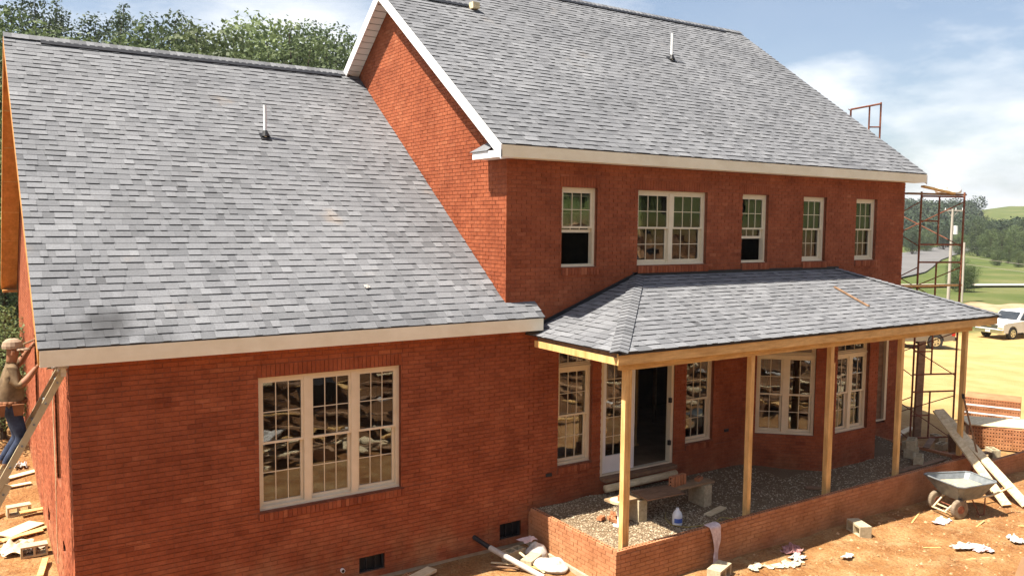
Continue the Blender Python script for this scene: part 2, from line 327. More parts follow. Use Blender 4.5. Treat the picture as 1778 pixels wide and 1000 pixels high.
def strip(name, pts, widths, m, dz=.012):
    """a lane laid a little above the terrain"""
    mb = MB(); L = []; R = []
    P = []
    for (a, b) in zip(pts, pts[1:]):
        for k in range(8): P.append(Vector(a).lerp(Vector(b), k/8))
    P.append(Vector(pts[-1]))
    for i, p in enumerate(P):
        d = (P[min(i+1, len(P)-1)]-P[max(i-1, 0)]).normalized(); nn = Vector((-d.y, d.x)); t = i/(len(P)-1)*(len(widths)-1); k = min(int(t), len(widths)-2); w = widths[k]+(widths[k+1]-widths[k])*(t-k)
        row = []
        for s in (-.5, -.25, 0, .25, .5): q = p+nn*w*s; row.append((q.x, q.y, height(q.x, q.y)+dz+.25))
        L.append(row)
    for a, b in zip(L, L[1:]):
        for k in range(4): mb.face([a[k], a[k+1], b[k+1], b[k]])
    return struct(mb.build(name, m))
strip('road', [(96, 58), (130, 73), (180, 98), (240, 126), (330, 165)], [15, 15, 14, 14, 13], M_asph)
strip('gravel_lane', [(86, 45), (97, 42.5), (112, 38), (128, 24), (150, 5)], [3.2, 3.2, 3.0, 3], M_gravel_road)

# ------------------------------------------------------------------ the house
XM, XR, RK2, E2, EM, MRY, MRZ = 6.986, 19.219, .355, .366, 5.932, 6.045, 10.651
RK, E1, EW, WRY, WRZ = .379, .351, 2.879, 6.755, 8.139
MS = (MRZ-EM)/(MRY+E2); WS = (WRZ-EW)/(WRY+E1)
FB_W, FB_M = 2.632, 5.697                                     # undersides of the two eaves
def zmain(y): return EM + (min(y, 2*MRY-y)+E2)*MS
XS, YL = 8.9, 4.72                                            # the left end of the main block is shallower and has a lower ridge
ZL = EM + (YL+E2)*MS
def zleft(y): return EM + (min(y, 2*YL-y)+E2)*MS
def zwing(y): return EW + (min(y, 2*WRY-y)+E1)*WS
house = thing('brick_house', 'large red brick house under construction with steep grey shingle roofs and a timber porch', 'house', (8, 0, -1.43), world=True)
Z3 = Vector((0, 0, 1)); X3 = Vector((1, 0, 0)); Y3 = Vector((0, 1, 0))
COURSE, BL = .072, .215
def frame(O, U, N):
    O = Vector(O); U = Vector(U).normalized(); N = Vector(N).normalized()
    return lambda u, z, n: O + U*u + Z3*z + N*n
def sub(ivs, a, b):
    out = []
    for p, q in ivs:
        if b <= p or a >= q: out.append((p, q)); continue
        if a > p: out.append((p, a))
        if b < q: out.append((b, q))
    return out
BRICKMESH = {}
def brickmesh(m, ti, L, cored=False):
    k = (m.name, ti, round(L, 3), cored)
    if k not in BRICKMESH:
        mb = MB(); h = COURSE-.010; t = ti/7
        if not cored: mb.box(0, L, -.012, .0, 0, h, t, skip=(4,))      # y: outward is -y in brick space
        BRICKMESH[k] = mb.mesh('brick', m)
        if not cored:
            me = BRICKMESH[k]
            for v in me.vertices: v.co.y = -.009 if v.co.y < -.006 else .02
    return BRICKMESH[k]
def brickwall(name, O, U, N, zr, spans, opens=(), keep=300, m=None, mort=None, vis=None, thick=.16, soldiers=(), sills=(), seed=1, parent=None, back=True, label=None):
    """a wall part: mortar backing with recessed joints, every brick real; the largest-showing ones are objects"""
    m = m or M_brick; mort = mort or M_mortar; rnd = random.Random(seed)
    F = frame(O, U, N); Uv = Vector(U).normalized(); Nv = Vector(N).normalized()
    bopens = [tuple(o) for o in opens]
    for (a, b, z0, z1) in soldiers: bopens.append((a, b, z0, z1))
    for (a, b, z0, z1) in sills: bopens.append((a, b, z0, z1))
    zlines = set()
    k = 0; n = int(round((zr[1]-zr[0])/COURSE))
    courses = [(zr[0]+i*COURSE, zr[0]+(i+1)*COURSE) for i in range(n)]
    bm_ = MB(); st = MB(); cand = []
    for ci, (za, zb) in enumerate(courses):
        cuts = sorted({za, zb, *[z for o in opens for z in o[2:4] if za < z < zb]})
        for a, b in zip(cuts, cuts[1:]):
            mid = (a+b)/2; iv = list(spans(mid)); sp0, sp1 = (iv[0][0], iv[-1][1]) if iv else (0, 0)
            for o in opens:
                if o[2] < mid < o[3]: iv = sub(iv, o[0], o[1])
            if back:
                for p, q in iv:
                    p += .011*(p == sp0); q -= .011*(q == sp1)
                    P = [F(u, z, nn) for z in (a, b) for u, nn in ((p, -.009), (q, -.009), (q, -thick), (p, -thick))]
                    bm_.hexa(P)
        cuts = sorted({za, zb, *[z for o in bopens for z in o[2:4] if za+.004 < z < zb-.004]})
        for a, b in zip(cuts, cuts[1:]):
            if b-a < .014: continue
            mid = (a+b)/2; iv = list(spans(mid))
            for o in bopens:
                if o[2] < mid < o[3]: iv = sub(iv, o[0], o[1])
            full = abs(b-a-COURSE) < 1e-6
            for p, q in iv:
                u = math.floor(p/BL)*BL + (BL/2 if ci % 2 else 0) - BL
                while u < q:
                    c, d = max(u+.005, p), min(u+BL-.005, q)
                    if d-c > .02:
                        lo = noise.noise(F(c, mid, 0)*1.1)*.5
                        t = min(1, max(0, .5 + lo*.4 + rnd.gauss(0, .15)))
                        out = rnd.uniform(-.0025, .0025)
                        if full and d-c > BL-.0101: cand.append((c, a+.005, t, out))
                        else:
                            z0, z1 = a+.005 if a == za else a+.002, b-.005 if b == zb else b-.002
                            P = [F(uu, z, nn) for z in (z0, z1) for uu, nn in ((c, out), (d, out), (d, -.03), (c, -.03))]
                            st.hexa(P, t, skip=(4,))
                    u += BL
    def score(c):
        p = F(c[0]+BL/2, c[1]+.03, 0)
        if vis and not vis(p): return 0
        x, y, z = project(p)
        if z < 1 or not (4 < x < 1774 and 4 < y < 996): return 0
        return abs((CAM-p).normalized().dot(Nv))/(z*z)
    cand = sorted(((score(c), c) for c in cand), key=lambda t: -t[0])
    wall = bm_.build(name, mort, parent or house)
    if label: wall['label'] = label
    R = Matrix((( Uv.x, -Nv.x, 0, 0), (Uv.y, -Nv.y, 0, 0), (Uv.z, -Nv.z, 1, 0), (0, 0, 0, 1)))
    nk = 0
    for s, (u, z, t, out) in cand:
        if nk < keep and s > 0:
            p = F(u, z, out-.009)
            o = link('brick', brickmesh(m, int(t*7), BL-.010), wall, Matrix.Translation(p) @ R); nk += 1
        else:
            P = [F(uu, zz, nn) for zz in (z, z+COURSE-.01) for uu, nn in ((u, out), (u+BL-.01, out), (u+BL-.01, -.03), (u, -.03))]
            st.hexa(P, t, skip=(4,))
    for (a, b, z0, z1) in soldiers:
        k = max(1, round((b-a)/COURSE)); w = (b-a)/k
        for i in range(k):
            P = [F(uu, zz, nn) for zz in (z0+.005, z1-.005) for uu, nn in ((a+i*w+.005, .001), (a+(i+1)*w-.005, .001), (a+(i+1)*w-.005, -.03), (a+i*w+.005, -.03))]
            st.hexa(P, rnd.uniform(.3, .6), skip=(4,))
    if st.f: struct(st.build('brickwork', m, wall), 'stuff')
    return wall

def sill(F, a, b, z1, h, parent, seed, proud=.04):
    """a rowlock sill of bricks on edge, one object per brick"""
    rnd = random.Random(seed); k = max(1, round((b-a)/COURSE)); w = (b-a)/k
    mb = MB(); mb.hexa([F(u, z, n) for z in (z1-h+.006, z1-.012) for u, n in ((a+.004, proud-.012), (b-.004, proud-.012), (b-.004, -.08), (a+.004, -.08))]); mb.build('sill_mortar', M_mortar, parent)
    for i in range(k):
        mb = MB(); e = rnd.uniform(-.003, .003)
        mb.hexa([F(u, z, n) for z, n0 in ((z1-h, proud+e), (z1-.006, proud+e)) for u, n in ((a+i*w+.005, n0), (a+(i+1)*w-.005, n0), (a+(i+1)*w-.005, -.09), (a+i*w+.005, -.09))], rnd.random())
        mb.build('sill_brick', M_brick, parent)

def pane_grid(F, u0, u1, z0, z1, n, nx, ny, parent, mw=.0125):
    """individual panes and the grille bars between them"""
    g = MB()
    for i in range(1, nx): c = u0+(u1-u0)*i/nx; g.hexa([F(u, z, q) for z in (z0, z1) for u, q in ((c-mw/2, n+.010), (c+mw/2, n+.010), (c+mw/2, n-.010), (c-mw/2, n-.010))])
    for j in range(1, ny): c = z0+(z1-z0)*j/ny; g.hexa([F(u, z, q) for z in (c-mw/2, c+mw/2) for u, q in ((u0, n+.009), (u1, n+.009), (u1, n-.009), (u0, n-.009))])
    if g.f: g.build('muntin_grille', M_vinyl, parent)
    for i in range(nx):
        for j in range(ny):
            a, b = u0+(u1-u0)*i/nx+mw/2, u0+(u1-u0)*(i+1)/nx-mw/2; c, d = z0+(z1-z0)*j/ny+mw/2, z0+(z1-z0)*(j+1)/ny-mw/2
            MB().hexa([F(u, z, q) for z in (c, d) for u, q in ((a, n+.002), (b, n+.002), (b, n-.002), (a, n-.002))]).build('pane', M_glass, parent)
def ring(mb, F, u0, u1, z0, z1, n0, n1, w, wb=None, wt=None):
    wb = wb or w; wt = wt or w
    for (a, b, c, d) in ((u0, u0+w, z0, z1), (u1-w, u1, z0, z1), (u0+w, u1-w, z0, z0+wb), (u0+w, u1-w, z1-wt, z1)):
        mb.hexa([F(u, z, q) for z in (c, d) for u, q in ((a, n1), (b, n1), (b, n0), (a, n0))])
def window(F, u0, u1, z0, z1, nx=3, ny=2, raised=0., fixed=False, seed=0, sillh=.12, sill_span=None, fw=.055):
    """one window unit: frame > sashes, panes, grille, sill bricks"""
    F0 = F; F = lambda u, z, n: F0(u, z, n-.045)                  # set back into the brick reveal
    mb = MB(); ring(mb, F, u0, u1, z0, z1, -.15, -.035, fw, .05, .06)
    mb.hexa([F(u, z, q) for z in (z0-.012, z0+.012) for u, q in ((u0, -.015), (u1, -.015), (u1, -.034), (u0, -.034))])
    w = mb.build('window', M_vinyl, house); a, b = u0+fw, u1-fw; c, d = z0+.05, z1-.06
    if fixed:
        s = MB(); ring(s, F, a, b, c, d, -.095, -.055, .03); s.build('sash', M_vinyl, w); pane_grid(F, a+.03, b-.03, c+.03, d-.03, -.075, nx, ny, w)
    else:
        md = (c+d)/2; sw = .042
        s = MB(); ring(s, F, a, b, md-.012, d, -.085, -.050, sw, .036, sw); s.build('upper_sash', M_vinyl, w); pane_grid(F, a+sw, b-sw, md+.024, d-sw, -.068, nx, ny, w)
        lo = c + raised
        s = MB(); ring(s, F, a+.004, b-.004, lo, lo+(md-c)+.02, -.130, -.096, sw, .055, .036); s.build('lower_sash', M_vinyl, w); pane_grid(F, a+sw+.004, b-sw-.004, lo+.055, lo+(md-c)-.016, -.113, nx, ny, w)
    if sillh: sill(F0, (sill_span or (u0, u1))[0], (sill_span or (u0, u1))[1], z0-.012, sillh, w, seed)
    return w

# front of the wing and of the main block share the plane y = 0
FF = frame((0, 0, 0), X3, -Y3)
TW = (2.537, 4.918, .086, 2.171)
VENTS = [(4.16, 4.62, -1.26, -.99), (6.91, 7.38, -1.25, -.95)]
UPW = [(8.218, 9.065), (10.1, 12.04), (13.13, 13.977), (15.188, 16.035), (17.191, 18.038)]; UZ = (3.741, 5.241)
LWA, LWB = (8.2, 9.02), (11.57, 12.39); DOOR = (9.25, 11.22, -.5, 2.06); FDOOR = (17.98, 18.78, -.5, 2.06)
LZ = (-.07, 2.28)
def joint(z): return 35*BL + (BL/2 if int((z+1.365)/COURSE) % 2 else 0)
def spw(z): return [(0, joint(z))] if z < FB_W+.02 else [(0, XM)] if z < 2.74 else []
brickwall('wing_front_wall', (0, 0, 0), X3, -Y3, (-1.365, 2.74), spw, [TW, *VENTS], 300, seed=3,
          soldiers=[(TW[0]-.02, TW[1]+.02, TW[3], TW[3]+.2)], sills=[(TW[0]-.02, TW[1]+.06, TW[2]-.13, TW[2])])
def spm(z): return [(joint(z), XR)] if z < FB_W+.02 else [(XM, XR)]
mo = [(a, b, *UZ) for a, b in UPW] + [(*LWA, *LZ), (*LWB, -.1, 2.28), DOOR, FDOOR, (13.42, 17.7, -.5, 2.3)]
brickwall('main_front_wall', (0, 0, 0), X3, -Y3, (-1.365, 5.90), spm, mo, 300, seed=4,
          vis=lambda p: p.z > 3.6 or (p.z < 1.7 and p.x < 12.8),
          soldiers=[(a-.04, b+.04, UZ[1], UZ[1]+.2) for a, b in UPW] + [(LWA[0]-.03, LWA[1]+.03, LZ[1], LZ[1]+.2)],
          sills=[(a-.0, b+.04, UZ[0]-.14, UZ[0]) for a, b in UPW] + [(LWA[0]-.01, LWA[1]+.03, LZ[0]-.13, LZ[0]), (LWB[0]-.01, LWB[1]+.03, -.23, -.1)])
# main gable wall above the wing roof
def spg(z):
    if z < 2.8: return []
    yb = (z+.10-EM)/MS - E2; lo = max(0., yb); hi = 2*YL-lo
    if hi-lo < .1: return []
    return [(lo, hi)]
def gvis(p): return p.z > zwing(p.y)+.03
# u runs from back (y=12.09) to front (y=0) so the outward side is -x
YB = 2*MRY
brickwall('main_gable_wall', (XM, YB, 0), -Y3, -X3, (2.8, 10.4), lambda z: [(YB-b, YB-a) for a, b in spg(z)], [], 300, seed=5, vis=gvis)
# wing gable wall, left side
WB = 2*WRY
def spl(z):
    if z < 2.7: return [(0, WB)]
    lo = max(0., (z+.12-EW)/WS-E1); return [(lo, WB-lo)] if WB-2*lo > .1 else []
LW = [(1.75, 2.55, .35, 2.15), (6.2, 7.3, .35, 2.15)]
lop = [(WB-b, WB-a, c, d) for a, b, c, d in LW] + [(WB-b, WB-a, c, d) for a, b, c, d in ((4.4, 4.85, -1.05, -.78), (1.35, 1.8, -.6, -.4))]
brickwall('wing_side_wall', (0, WB, 0), -Y3, -X3, (-1.365, 7.9), spl, lop, 120, seed=6)
FL = frame((0, WB, 0), -Y3, -X3)
for i, (a, b, c, d) in enumerate(LW): window(FL, WB-b, WB-a, c, d, 2, 2, seed=60+i, sillh=0)
# plain hidden walls that close the shell
mb = MB(); mb.box(XR-.16, XR-.002, .165, YB-.2, -1.4, EM-.25); mb.face([(XR-.01, 0, EM-.25), (XR-.01, YB, EM-.25), (XR-.01, MRY, MRZ-.2)])
mb.build('end_wall', M_brick, house)
mb = MB(); mb.box(0.01, XM, WB-.2, WB-.02, -1.4, EW-.1); mb.box(XS, XR-.17, YB-.2, YB-.02, -1.4, EM-.2); mb.box(XM, XS, 2*YL-.2, 2*YL-.02, -1.4, EM-.2); mb.box(XS, XS+.15, 2*YL, YB-.2, -1.4, EM-.2); mb.build('rear_wall', M_brick, house)
mb = MB(); mb.box(.17, XR-.17, .17, 11.8, -.62, -.47); mb.build('ground_floor', mat('subfloor_plywood', (.26, .17, .09), (.38, .26, .15), 3, .8), house)
for x in (9.75, 10.18, 10.62, 11.05, 11.5): MB().box(x, x+.045, 1.5, 1.6, -.46, 2.6).build('wall_stud', M_wood, house)
MB().box(9.3, 11.6, 1.49, 1.61, -.469, -.43).build('wall_plate', M_wood, house)
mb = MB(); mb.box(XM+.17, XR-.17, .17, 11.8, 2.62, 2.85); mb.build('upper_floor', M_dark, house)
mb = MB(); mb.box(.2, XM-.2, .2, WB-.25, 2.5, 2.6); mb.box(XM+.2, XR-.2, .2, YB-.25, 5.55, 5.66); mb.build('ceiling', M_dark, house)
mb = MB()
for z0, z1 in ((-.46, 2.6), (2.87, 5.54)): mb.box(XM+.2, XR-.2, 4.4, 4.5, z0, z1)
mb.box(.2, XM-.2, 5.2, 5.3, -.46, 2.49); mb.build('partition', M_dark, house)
for x in np.arange(7.4, 19, .6):
    for z0, z1, yy in ((-.46, 2.6, 2.9),):
        MB().box(x, x+.045, yy, yy+.1, z0, z1).build('wall_stud', M_oldwood, house)
MB().box(0, 7.53, .02, .14, -1.75, -1.366).build('footing', M_foot, house)
# foundation vents
for (a, b, c, d) in VENTS:
    v = MB(); ring(v, FF, a, b, c, d, -.10, -.04, .022); 
    for k in (1, 2): u = a+(b-a)*k/3; v.hexa([FF(uu, z, q) for z in (c, d) for uu, q in ((u-.01, -.045), (u+.01, -.045), (u+.01, -.09), (u-.01, -.09))])
    v = v.build('foundation_vent', M_black, house); MB().hexa([FF(uu, z, q) for z in (c, d) for uu, q in ((a, -.13), (b, -.13), (b, -.155), (a, -.155))]).build('screen', M_black, v)
# little weep boxes and a pipe stub in the front wall
for x, z in ((7.93, -.22), (12.75, .02)): MB().box(x, x+.13, -.022, -.001, z, z+.06).build('electrical_box', M_black, house)
st = MB(); st.tube((3.86, .01, -1.12), (3.86, -.05, -1.12), .035, 14); st.mi = 1; st.tube((3.86, -.049, -1.12), (3.86, -.052, -1.12), .026, 14); st.build('pipe_stub', [M_pvc, M_black], house)
# windows
w3 = (TW[1]-TW[0])/3
for i in range(3): window(FF, TW[0]+i*w3, TW[0]+(i+1)*w3, TW[2], TW[3], 3, 2, seed=10+i, sill_span=(TW[0]+i*w3-(.02 if i == 0 else 0), TW[0]+(i+1)*w3+(.06 if i == 2 else 0)))
for i, (a, b) in enumerate(UPW):
    if i == 1:
        h_ = (a+b)/2; window(FF, a, h_, *UZ, seed=20, sillh=.14); window(FF, h_, b, *UZ, seed=21, sillh=.14, sill_span=(h_, b+.04))
    else: window(FF, a, b, *UZ, raised=(.60 if i == 0 else .48 if i == 2 else 0), seed=22+i, sillh=.14, sill_span=(a, b+.04))
window(FF, *LWA, LZ[0], 1.82, seed=30, sillh=.13); window(FF, *LWA, 1.82, LZ[1], 3, 1, fixed=True, sillh=0)
window(FF, *LWB, -.1, 1.74, seed=31, sillh=.13); window(FF, *LWB, 1.74, LZ[1], 3, 1, fixed=True, sillh=0)
MB().bar((13.42, .9, 3.80), (13.30, .9, 4.55), .3, .02, up=(0, 1, 0)).build('leaning_panel', M_white, house)
# french door: left leaf shut, right leaf swung into the dark hall
d = MB(); a, b, c, e = DOOR; ring(d, FF, a, b, c+.06, e, -.15, -.02, .07, .03, .08); door = d.build('door_frame', M_vinyl, house)
lf = MB(); la, lb = a+.075, a+.93; ring(lf, FF, la, lb, c+.1, e-.085, -.11, -.06, .10, .34, .11); leaf = lf.build('door_leaf', M_white, house); pane_grid(FF, la+.1, lb-.1, c+.44, e-.195, -.085, 3, 5, leaf)
for z in (-.05, .85, 1.7): MB().box(b-.125, b-.071, -.012, .045, z, z+.10).build('hinge', M_black, door)
MB().box(a+.02, b-.02, -.16, .05, c-.02, c+.055).build('threshold', M_oldwood, house)
th = MB(); th.tube((a-.02, -.2, c-.12), (b-.1, -.2, c-.10), .075, 12); th.build('foam_roll', M_pale, house, True)
d = MB(); a, b, c, e = FDOOR; ring(d, FF, a, b, c+.06, e, -.15, .012, .09, .03, .09); d2 = d.build('door_frame', M_vinyl, house)
for z in (-.05, .85, 1.7): MB().box(a+.091, a+.13, -.02, .05, z, z+.10).build('hinge', M_black, d2)
MB().box(a+.1, b-.1, .06, .10, c+.09, e-.1).build('door_leaf', M_oldwood, house)
# bay window with three faces
BY = [(13.30, 0.), (14.60, -1.2), (16.52, -1.2), (17.82, 0.)]
bay = None
for i in range(3):
    A = Vector((*BY[i], 0)); B = Vector((*BY[i+1], 0)); U = (B-A); L = U.length; U.normalize(); N = Vector((U.y, -U.x, 0))
    wa, wb_ = ((.30, 1.56), (.40, 1.58), (.21, 1.47))[i]; op = [(wa, wb_, -.07, 2.2)]
    w_ = brickwall('bay_wall', A, U, N, (-.93, 2.45), lambda z, L=L: [(0, L)], op, (110, 190, 0)[i], seed=50+i, thick=.12, vis=lambda p: p.z < 1.75)
    FBy = frame(A, U, N); hm = (wa+wb_)/2
    for p, q in ((wa, hm), (hm, wb_)): window(FBy, p, q, -.07, 1.70, 2, 2, sillh=0)
    window(FBy, wa, wb_, 1.70, 2.2, 3, 1, fixed=True, sillh=0)
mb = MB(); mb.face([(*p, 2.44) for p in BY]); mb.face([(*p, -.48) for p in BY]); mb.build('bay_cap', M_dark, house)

# ------------------------------------------------------------------ roofs
EXPO = .158; SHM = {}
def shinglemesh(w, thick, ti):
    k = (round(w, 3), thick, ti)
    if k not in SHM:
        mb = MB(); shingle_geo(mb, lambda u, v, n: (u, v, n), 0, w, 0, EXPO, thick, ti/9); SHM[k] = mb.mesh('shingle', M_shingle)
    return SHM[k]
def shingle_geo(mb, F, u0, u1, v0, v1, t, tone, cut=(0, 0)):
    g = .0006; a, b = u0+g, u1-g; vt = v1+.03
    A, B, C, D = F(a, v0, t), F(b, v0, t), F(b-cut[1], vt, .003), F(a+cut[0], vt, .003); A0, B0 = F(a, v0, -.006), F(b, v0, -.006); C0, D0 = F(b-cut[1], vt, -.006), F(a+cut[0], vt, -.006)
    mb.face([A, B, C, D], tone); mb.face([A0, B0, B, A], max(0, tone-.62)); mb.face([B0, C0, C, B], max(0, tone-.1)); mb.face([A0, A, D, D0], max(0, tone-.1))  # lower lips near black: shadow line under each course put into the tone
WID = (.10, .13, .16, .20, .25, .31)
def shingles(roof, O, U, V, L, spans, keep, seed, vis=None, tone_bias=0.):
    O = Vector(O); U = Vector(U).normalized(); V = Vector(V).normalized(); N = U.cross(V)
    F = lambda u, v, n: O+U*u+V*v+N*n
    rnd = random.Random(seed); st = MB(); cand = []
    k = 0; v = 0.
    while v < L-.01:
        v1 = min(v+EXPO, L)
        for (a, b) in spans((v+v1)/2):
            u = a; prev = .5; dim = rnd.random() < .5
            while u < b-.02:
                w = rnd.choice(WID); e = min(u+w, b)
                if b-e < .05: e = b
                dim = (not dim) if rnd.random() < .8 else dim
                t = .021 if dim else .011
                base = .60 if dim else .555
                lo = noise.noise(F(u, v, 0)*.55)*.12
                tone = min(1, max(0, base + tone_bias + lo + rnd.gauss(0, .06) + (-.14 if rnd.random() < .20 else 0) + (.09 if rnd.random() < .20 else 0)))
                vj = v + rnd.uniform(-.0015, .0015)
                if abs(e-u-w) < 1e-6 and v1-v > EXPO-.001: cand.append((u, vj, w, t, tone))
                else: shingle_geo(st, F, u, e, vj, v1, t, tone)
                u = e
        v = v1
    def score(c):
        p = F(c[0]+c[2]/2, c[1]+EXPO/2, 0)
        if vis and not vis(p): return 0
        x, y, z = project(p)
        if z < 1 or not (6 < x < 1772 and 6 < y < 994): return 0
        return c[2]*abs((CAM-p).normalized().dot(N))/(z*z)
    cand = sorted(((score(c), c) for c in cand), key=lambda q: -q[0]); nk = 0
    R = Matrix(((U.x, V.x, N.x, 0), (U.y, V.y, N.y, 0), (U.z, V.z, N.z, 0), (0, 0, 0, 1)))
    for s, (u, v, w, t, tone) in cand:
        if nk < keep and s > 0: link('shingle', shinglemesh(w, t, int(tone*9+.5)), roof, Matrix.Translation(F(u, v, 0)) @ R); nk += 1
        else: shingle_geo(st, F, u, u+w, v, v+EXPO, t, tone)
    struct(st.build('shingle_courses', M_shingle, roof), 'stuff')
def slab(mb, P, th):
    """P: 4 corners counterclockwise from above"""
    N = (Vector(P[1])-Vector(P[0])).cross(Vector(P[3])-Vector(P[0])).normalized()
    mb.hexa([Vector(p)-N*th for p in P] + [Vector(p)-N*.008 for p in P])
wv = Vector((0, 1, WS)).normalized(); mv = Vector((0, 1, MS)).normalized()
LIFT = .018
def down(p, s): N = Vector((0, -s, 1)).normalized(); return Vector(p)-N*LIFT
# wing
mb = MB(); x0 = -RK+.01; WRD = WRZ-.03
slab(mb, [down((x0, -E1+.02, EW), WS), down((XM+.0, -E1+.02, EW), WS), down((XM, WRY, WRZ), WS), down((x0, WRY, WRZ), WS)], .06)
slab(mb, [down((XM, -E1+.02, EW), WS), down((XM+.64, -E1+.02, EW), WS), down((XM+.64, -.012, EW+(E1-.012)*WS), WS), down((XM, -.012, EW+(E1-.012)*WS), WS)], .06)
slab(mb, [(x0, WRY, WRZ-LIFT), (XM, WRY, WRZ-LIFT), (XM, WB+E1, EW-LIFT), (x0, WB+E1, EW-LIFT)], .06)
wroof = mb.build('wing_roof', M_deck, house)
O = down((-RK, -E1, EW), WS); WL = (WRY+E1)*math.sqrt(1+WS*WS)-.05
def wsp(v):
    y = -E1+v/math.sqrt(1+WS*WS); return [(0, XM+RK+.64 if y < -.02 else XM+RK-.012)]
shingles(wroof, O, X3, wv, WL, wsp, 300, 11)
# main
mb = MB(); a, b = XM-RK2+.01, XR+RK2-.01
slab(mb, [down((a, -E2+.02, EM), MS), down((XS, -E2+.02, EM), MS), down((XS, YL, ZL), MS), down((a, YL, ZL), MS)], .06)
slab(mb, [down((XS, -E2+.02, EM), MS), down((b, -E2+.02, EM), MS), down((b, MRY, MRZ), MS), down((XS, MRY, MRZ), MS)], .06)
slab(mb, [(XS, MRY, MRZ-LIFT), (b, MRY, MRZ-LIFT), (b, YB+E2, EM-LIFT), (XS, YB+E2, EM-LIFT)], .06)
slab(mb, [(a, YL, ZL-LIFT), (XS, YL, ZL-LIFT), (XS, 2*YL+E2, EM-LIFT), (a, 2*YL+E2, EM-LIFT)], .06)
mb.face([(XS, YL, ZL-.1), (XS, MRY, MRZ-.08), (XS, YB+E2, EM-.08), (XS, 2*YL+E2, EM-.1)])
mroof = mb.build('main_roof', M_deck, house)
ML = (MRY+E2)*math.sqrt(1+MS*MS)-.05
shingles(mroof, down((XM-RK2, -E2, EM), MS), X3, mv, ML, lambda v: [(0 if -E2+v/math.sqrt(1+MS*MS) < YL-.03 else XS-XM+RK2, XR-XM+2*RK2)], 300, 12, tone_bias=.03)
# ridge caps and vents
def caps(parent, x0, x1, y, z, s, seed, vent):
    rnd = random.Random(seed); mb = MB(); x = x0; k = 0
    while x < x1-.02:
        e = min(x+.145, x1); t = .3+.5*rnd.random(); g = .0
        for sg in (-1, 1):
            P = [(x, y, z+.052), (e+.02, y, z+.045), (e+.02, y+sg*.15, z+.045-.15*s), (x, y+sg*.15, z+.052-.15*s)]
            mb.face(P if sg < 0 else P[::-1], t)
        mb.face([(x, y-.15, z+.052-.15*s), (x, y-.15, z+.035-.15*s), (x, y, z+.035), (x, y, z+.052)], .1); x = e
    struct(mb.build('ridge_cap', M_shingle, parent), 'stuff')
    a, b = vent; v = MB()
    N = Vector((0, -s, 1)).normalized(); D = Vector((0, -1, -s)).normalized(); T = Vector((0, y, z))
    v.hexa([Vector((x, 0, 0))+T+D*d+N*n for n in (-.03, .040) for x, d in ((a, .27), (b, .27), (b, .12), (a, .12))]); v.build('ridge_vent', M_black, parent)
caps(wroof, -RK, XM-RK2+.1, WRY, WRZ-.02, WS, 1, (.25, XM-.5))
caps(mroof, XS, XR+RK2, MRY, MRZ-.02, MS, 2, (XS+1.2, XR-.5)); caps(mroof, XM-RK2, XS, YL, ZL-.02, MS, 5, (7.7, 8.82))
MB().box(8.80, 8.98, YL-.40, YL-.22, ZL-.2, ZL-.06).build('roof_jack', M_pale, mroof)
# eave boards of the wing
mb = MB(); mb.box(-RK+.02, XM+.60, -E1+.005, -E1+.03, FB_W, EW-.028); mb.build('eave_fascia', M_cream, house)
mb = MB(); mb.box(-RK+.02, XM+.60, -E1+.031, -.012, FB_W+.008, FB_W+.022); mb.build('eave_soffit', M_cream, house)
MB().hexa([(XM+.575, -E1+.031, FB_W+.023), (XM+.60, -E1+.031, FB_W+.023), (XM+.60, -.012, FB_W+.023), (XM+.575, -.012, FB_W+.023), (XM+.575, -E1+.031, EW-.05), (XM+.60, -E1+.031, EW-.05), (XM+.60, -.012, EW+.17), (XM+.575, -.012, EW+.17)]).build('eave_end_board', M_cream, house)
# raw wood rakes of the wing
def rake(name, x0, x1, y0, z0, y1, z1, h, m):
    mb = MB(); mb.hexa([(x0, y0, z0-h), (x1, y0, z0-h), (x1, y1, z1-h), (x0, y1, z1-h), (x0, y0, z0), (x1, y0, z0), (x1, y1, z1), (x0, y1, z1)]); return mb.build(name, m, house)
D0 = .06
rake('rake_board', -RK+.0, -RK+.025, -E1+.04, EW+.03-D0, WRY, WRZ-D0, .19, M_woodo)
rake('rake_board', -RK+.0, -RK+.025, WB+E1-.02, EW-D0, WRY+.002, WRZ-D0, .19, M_woodo)
rake('rake_soffit', -RK+.027, -.012, .0, zwing(0)-D0-.16, WRY, WRZ-D0-.16, .015, M_woodo)
rake('rake_soffit', -RK+.027, -.012, WB+E1-.05, EW-D0-.16, WRY+.002, WRZ-D0-.16, .015, M_woodo)
for k in range(7):
    y = WRY+.5+k*.95; z = zwing(y)-D0-.18
    MB().box(-RK+.03, -.014, y, y+.09, z-.03, z+.02).build('lookout_block', M_wood, house)
mb = MB(); mb.box(-RK+.03, -.013, WB-.1, WB+E1-.05, FB_W-.06, FB_W+.0); mb.build('rake_return', M_woodo, house)
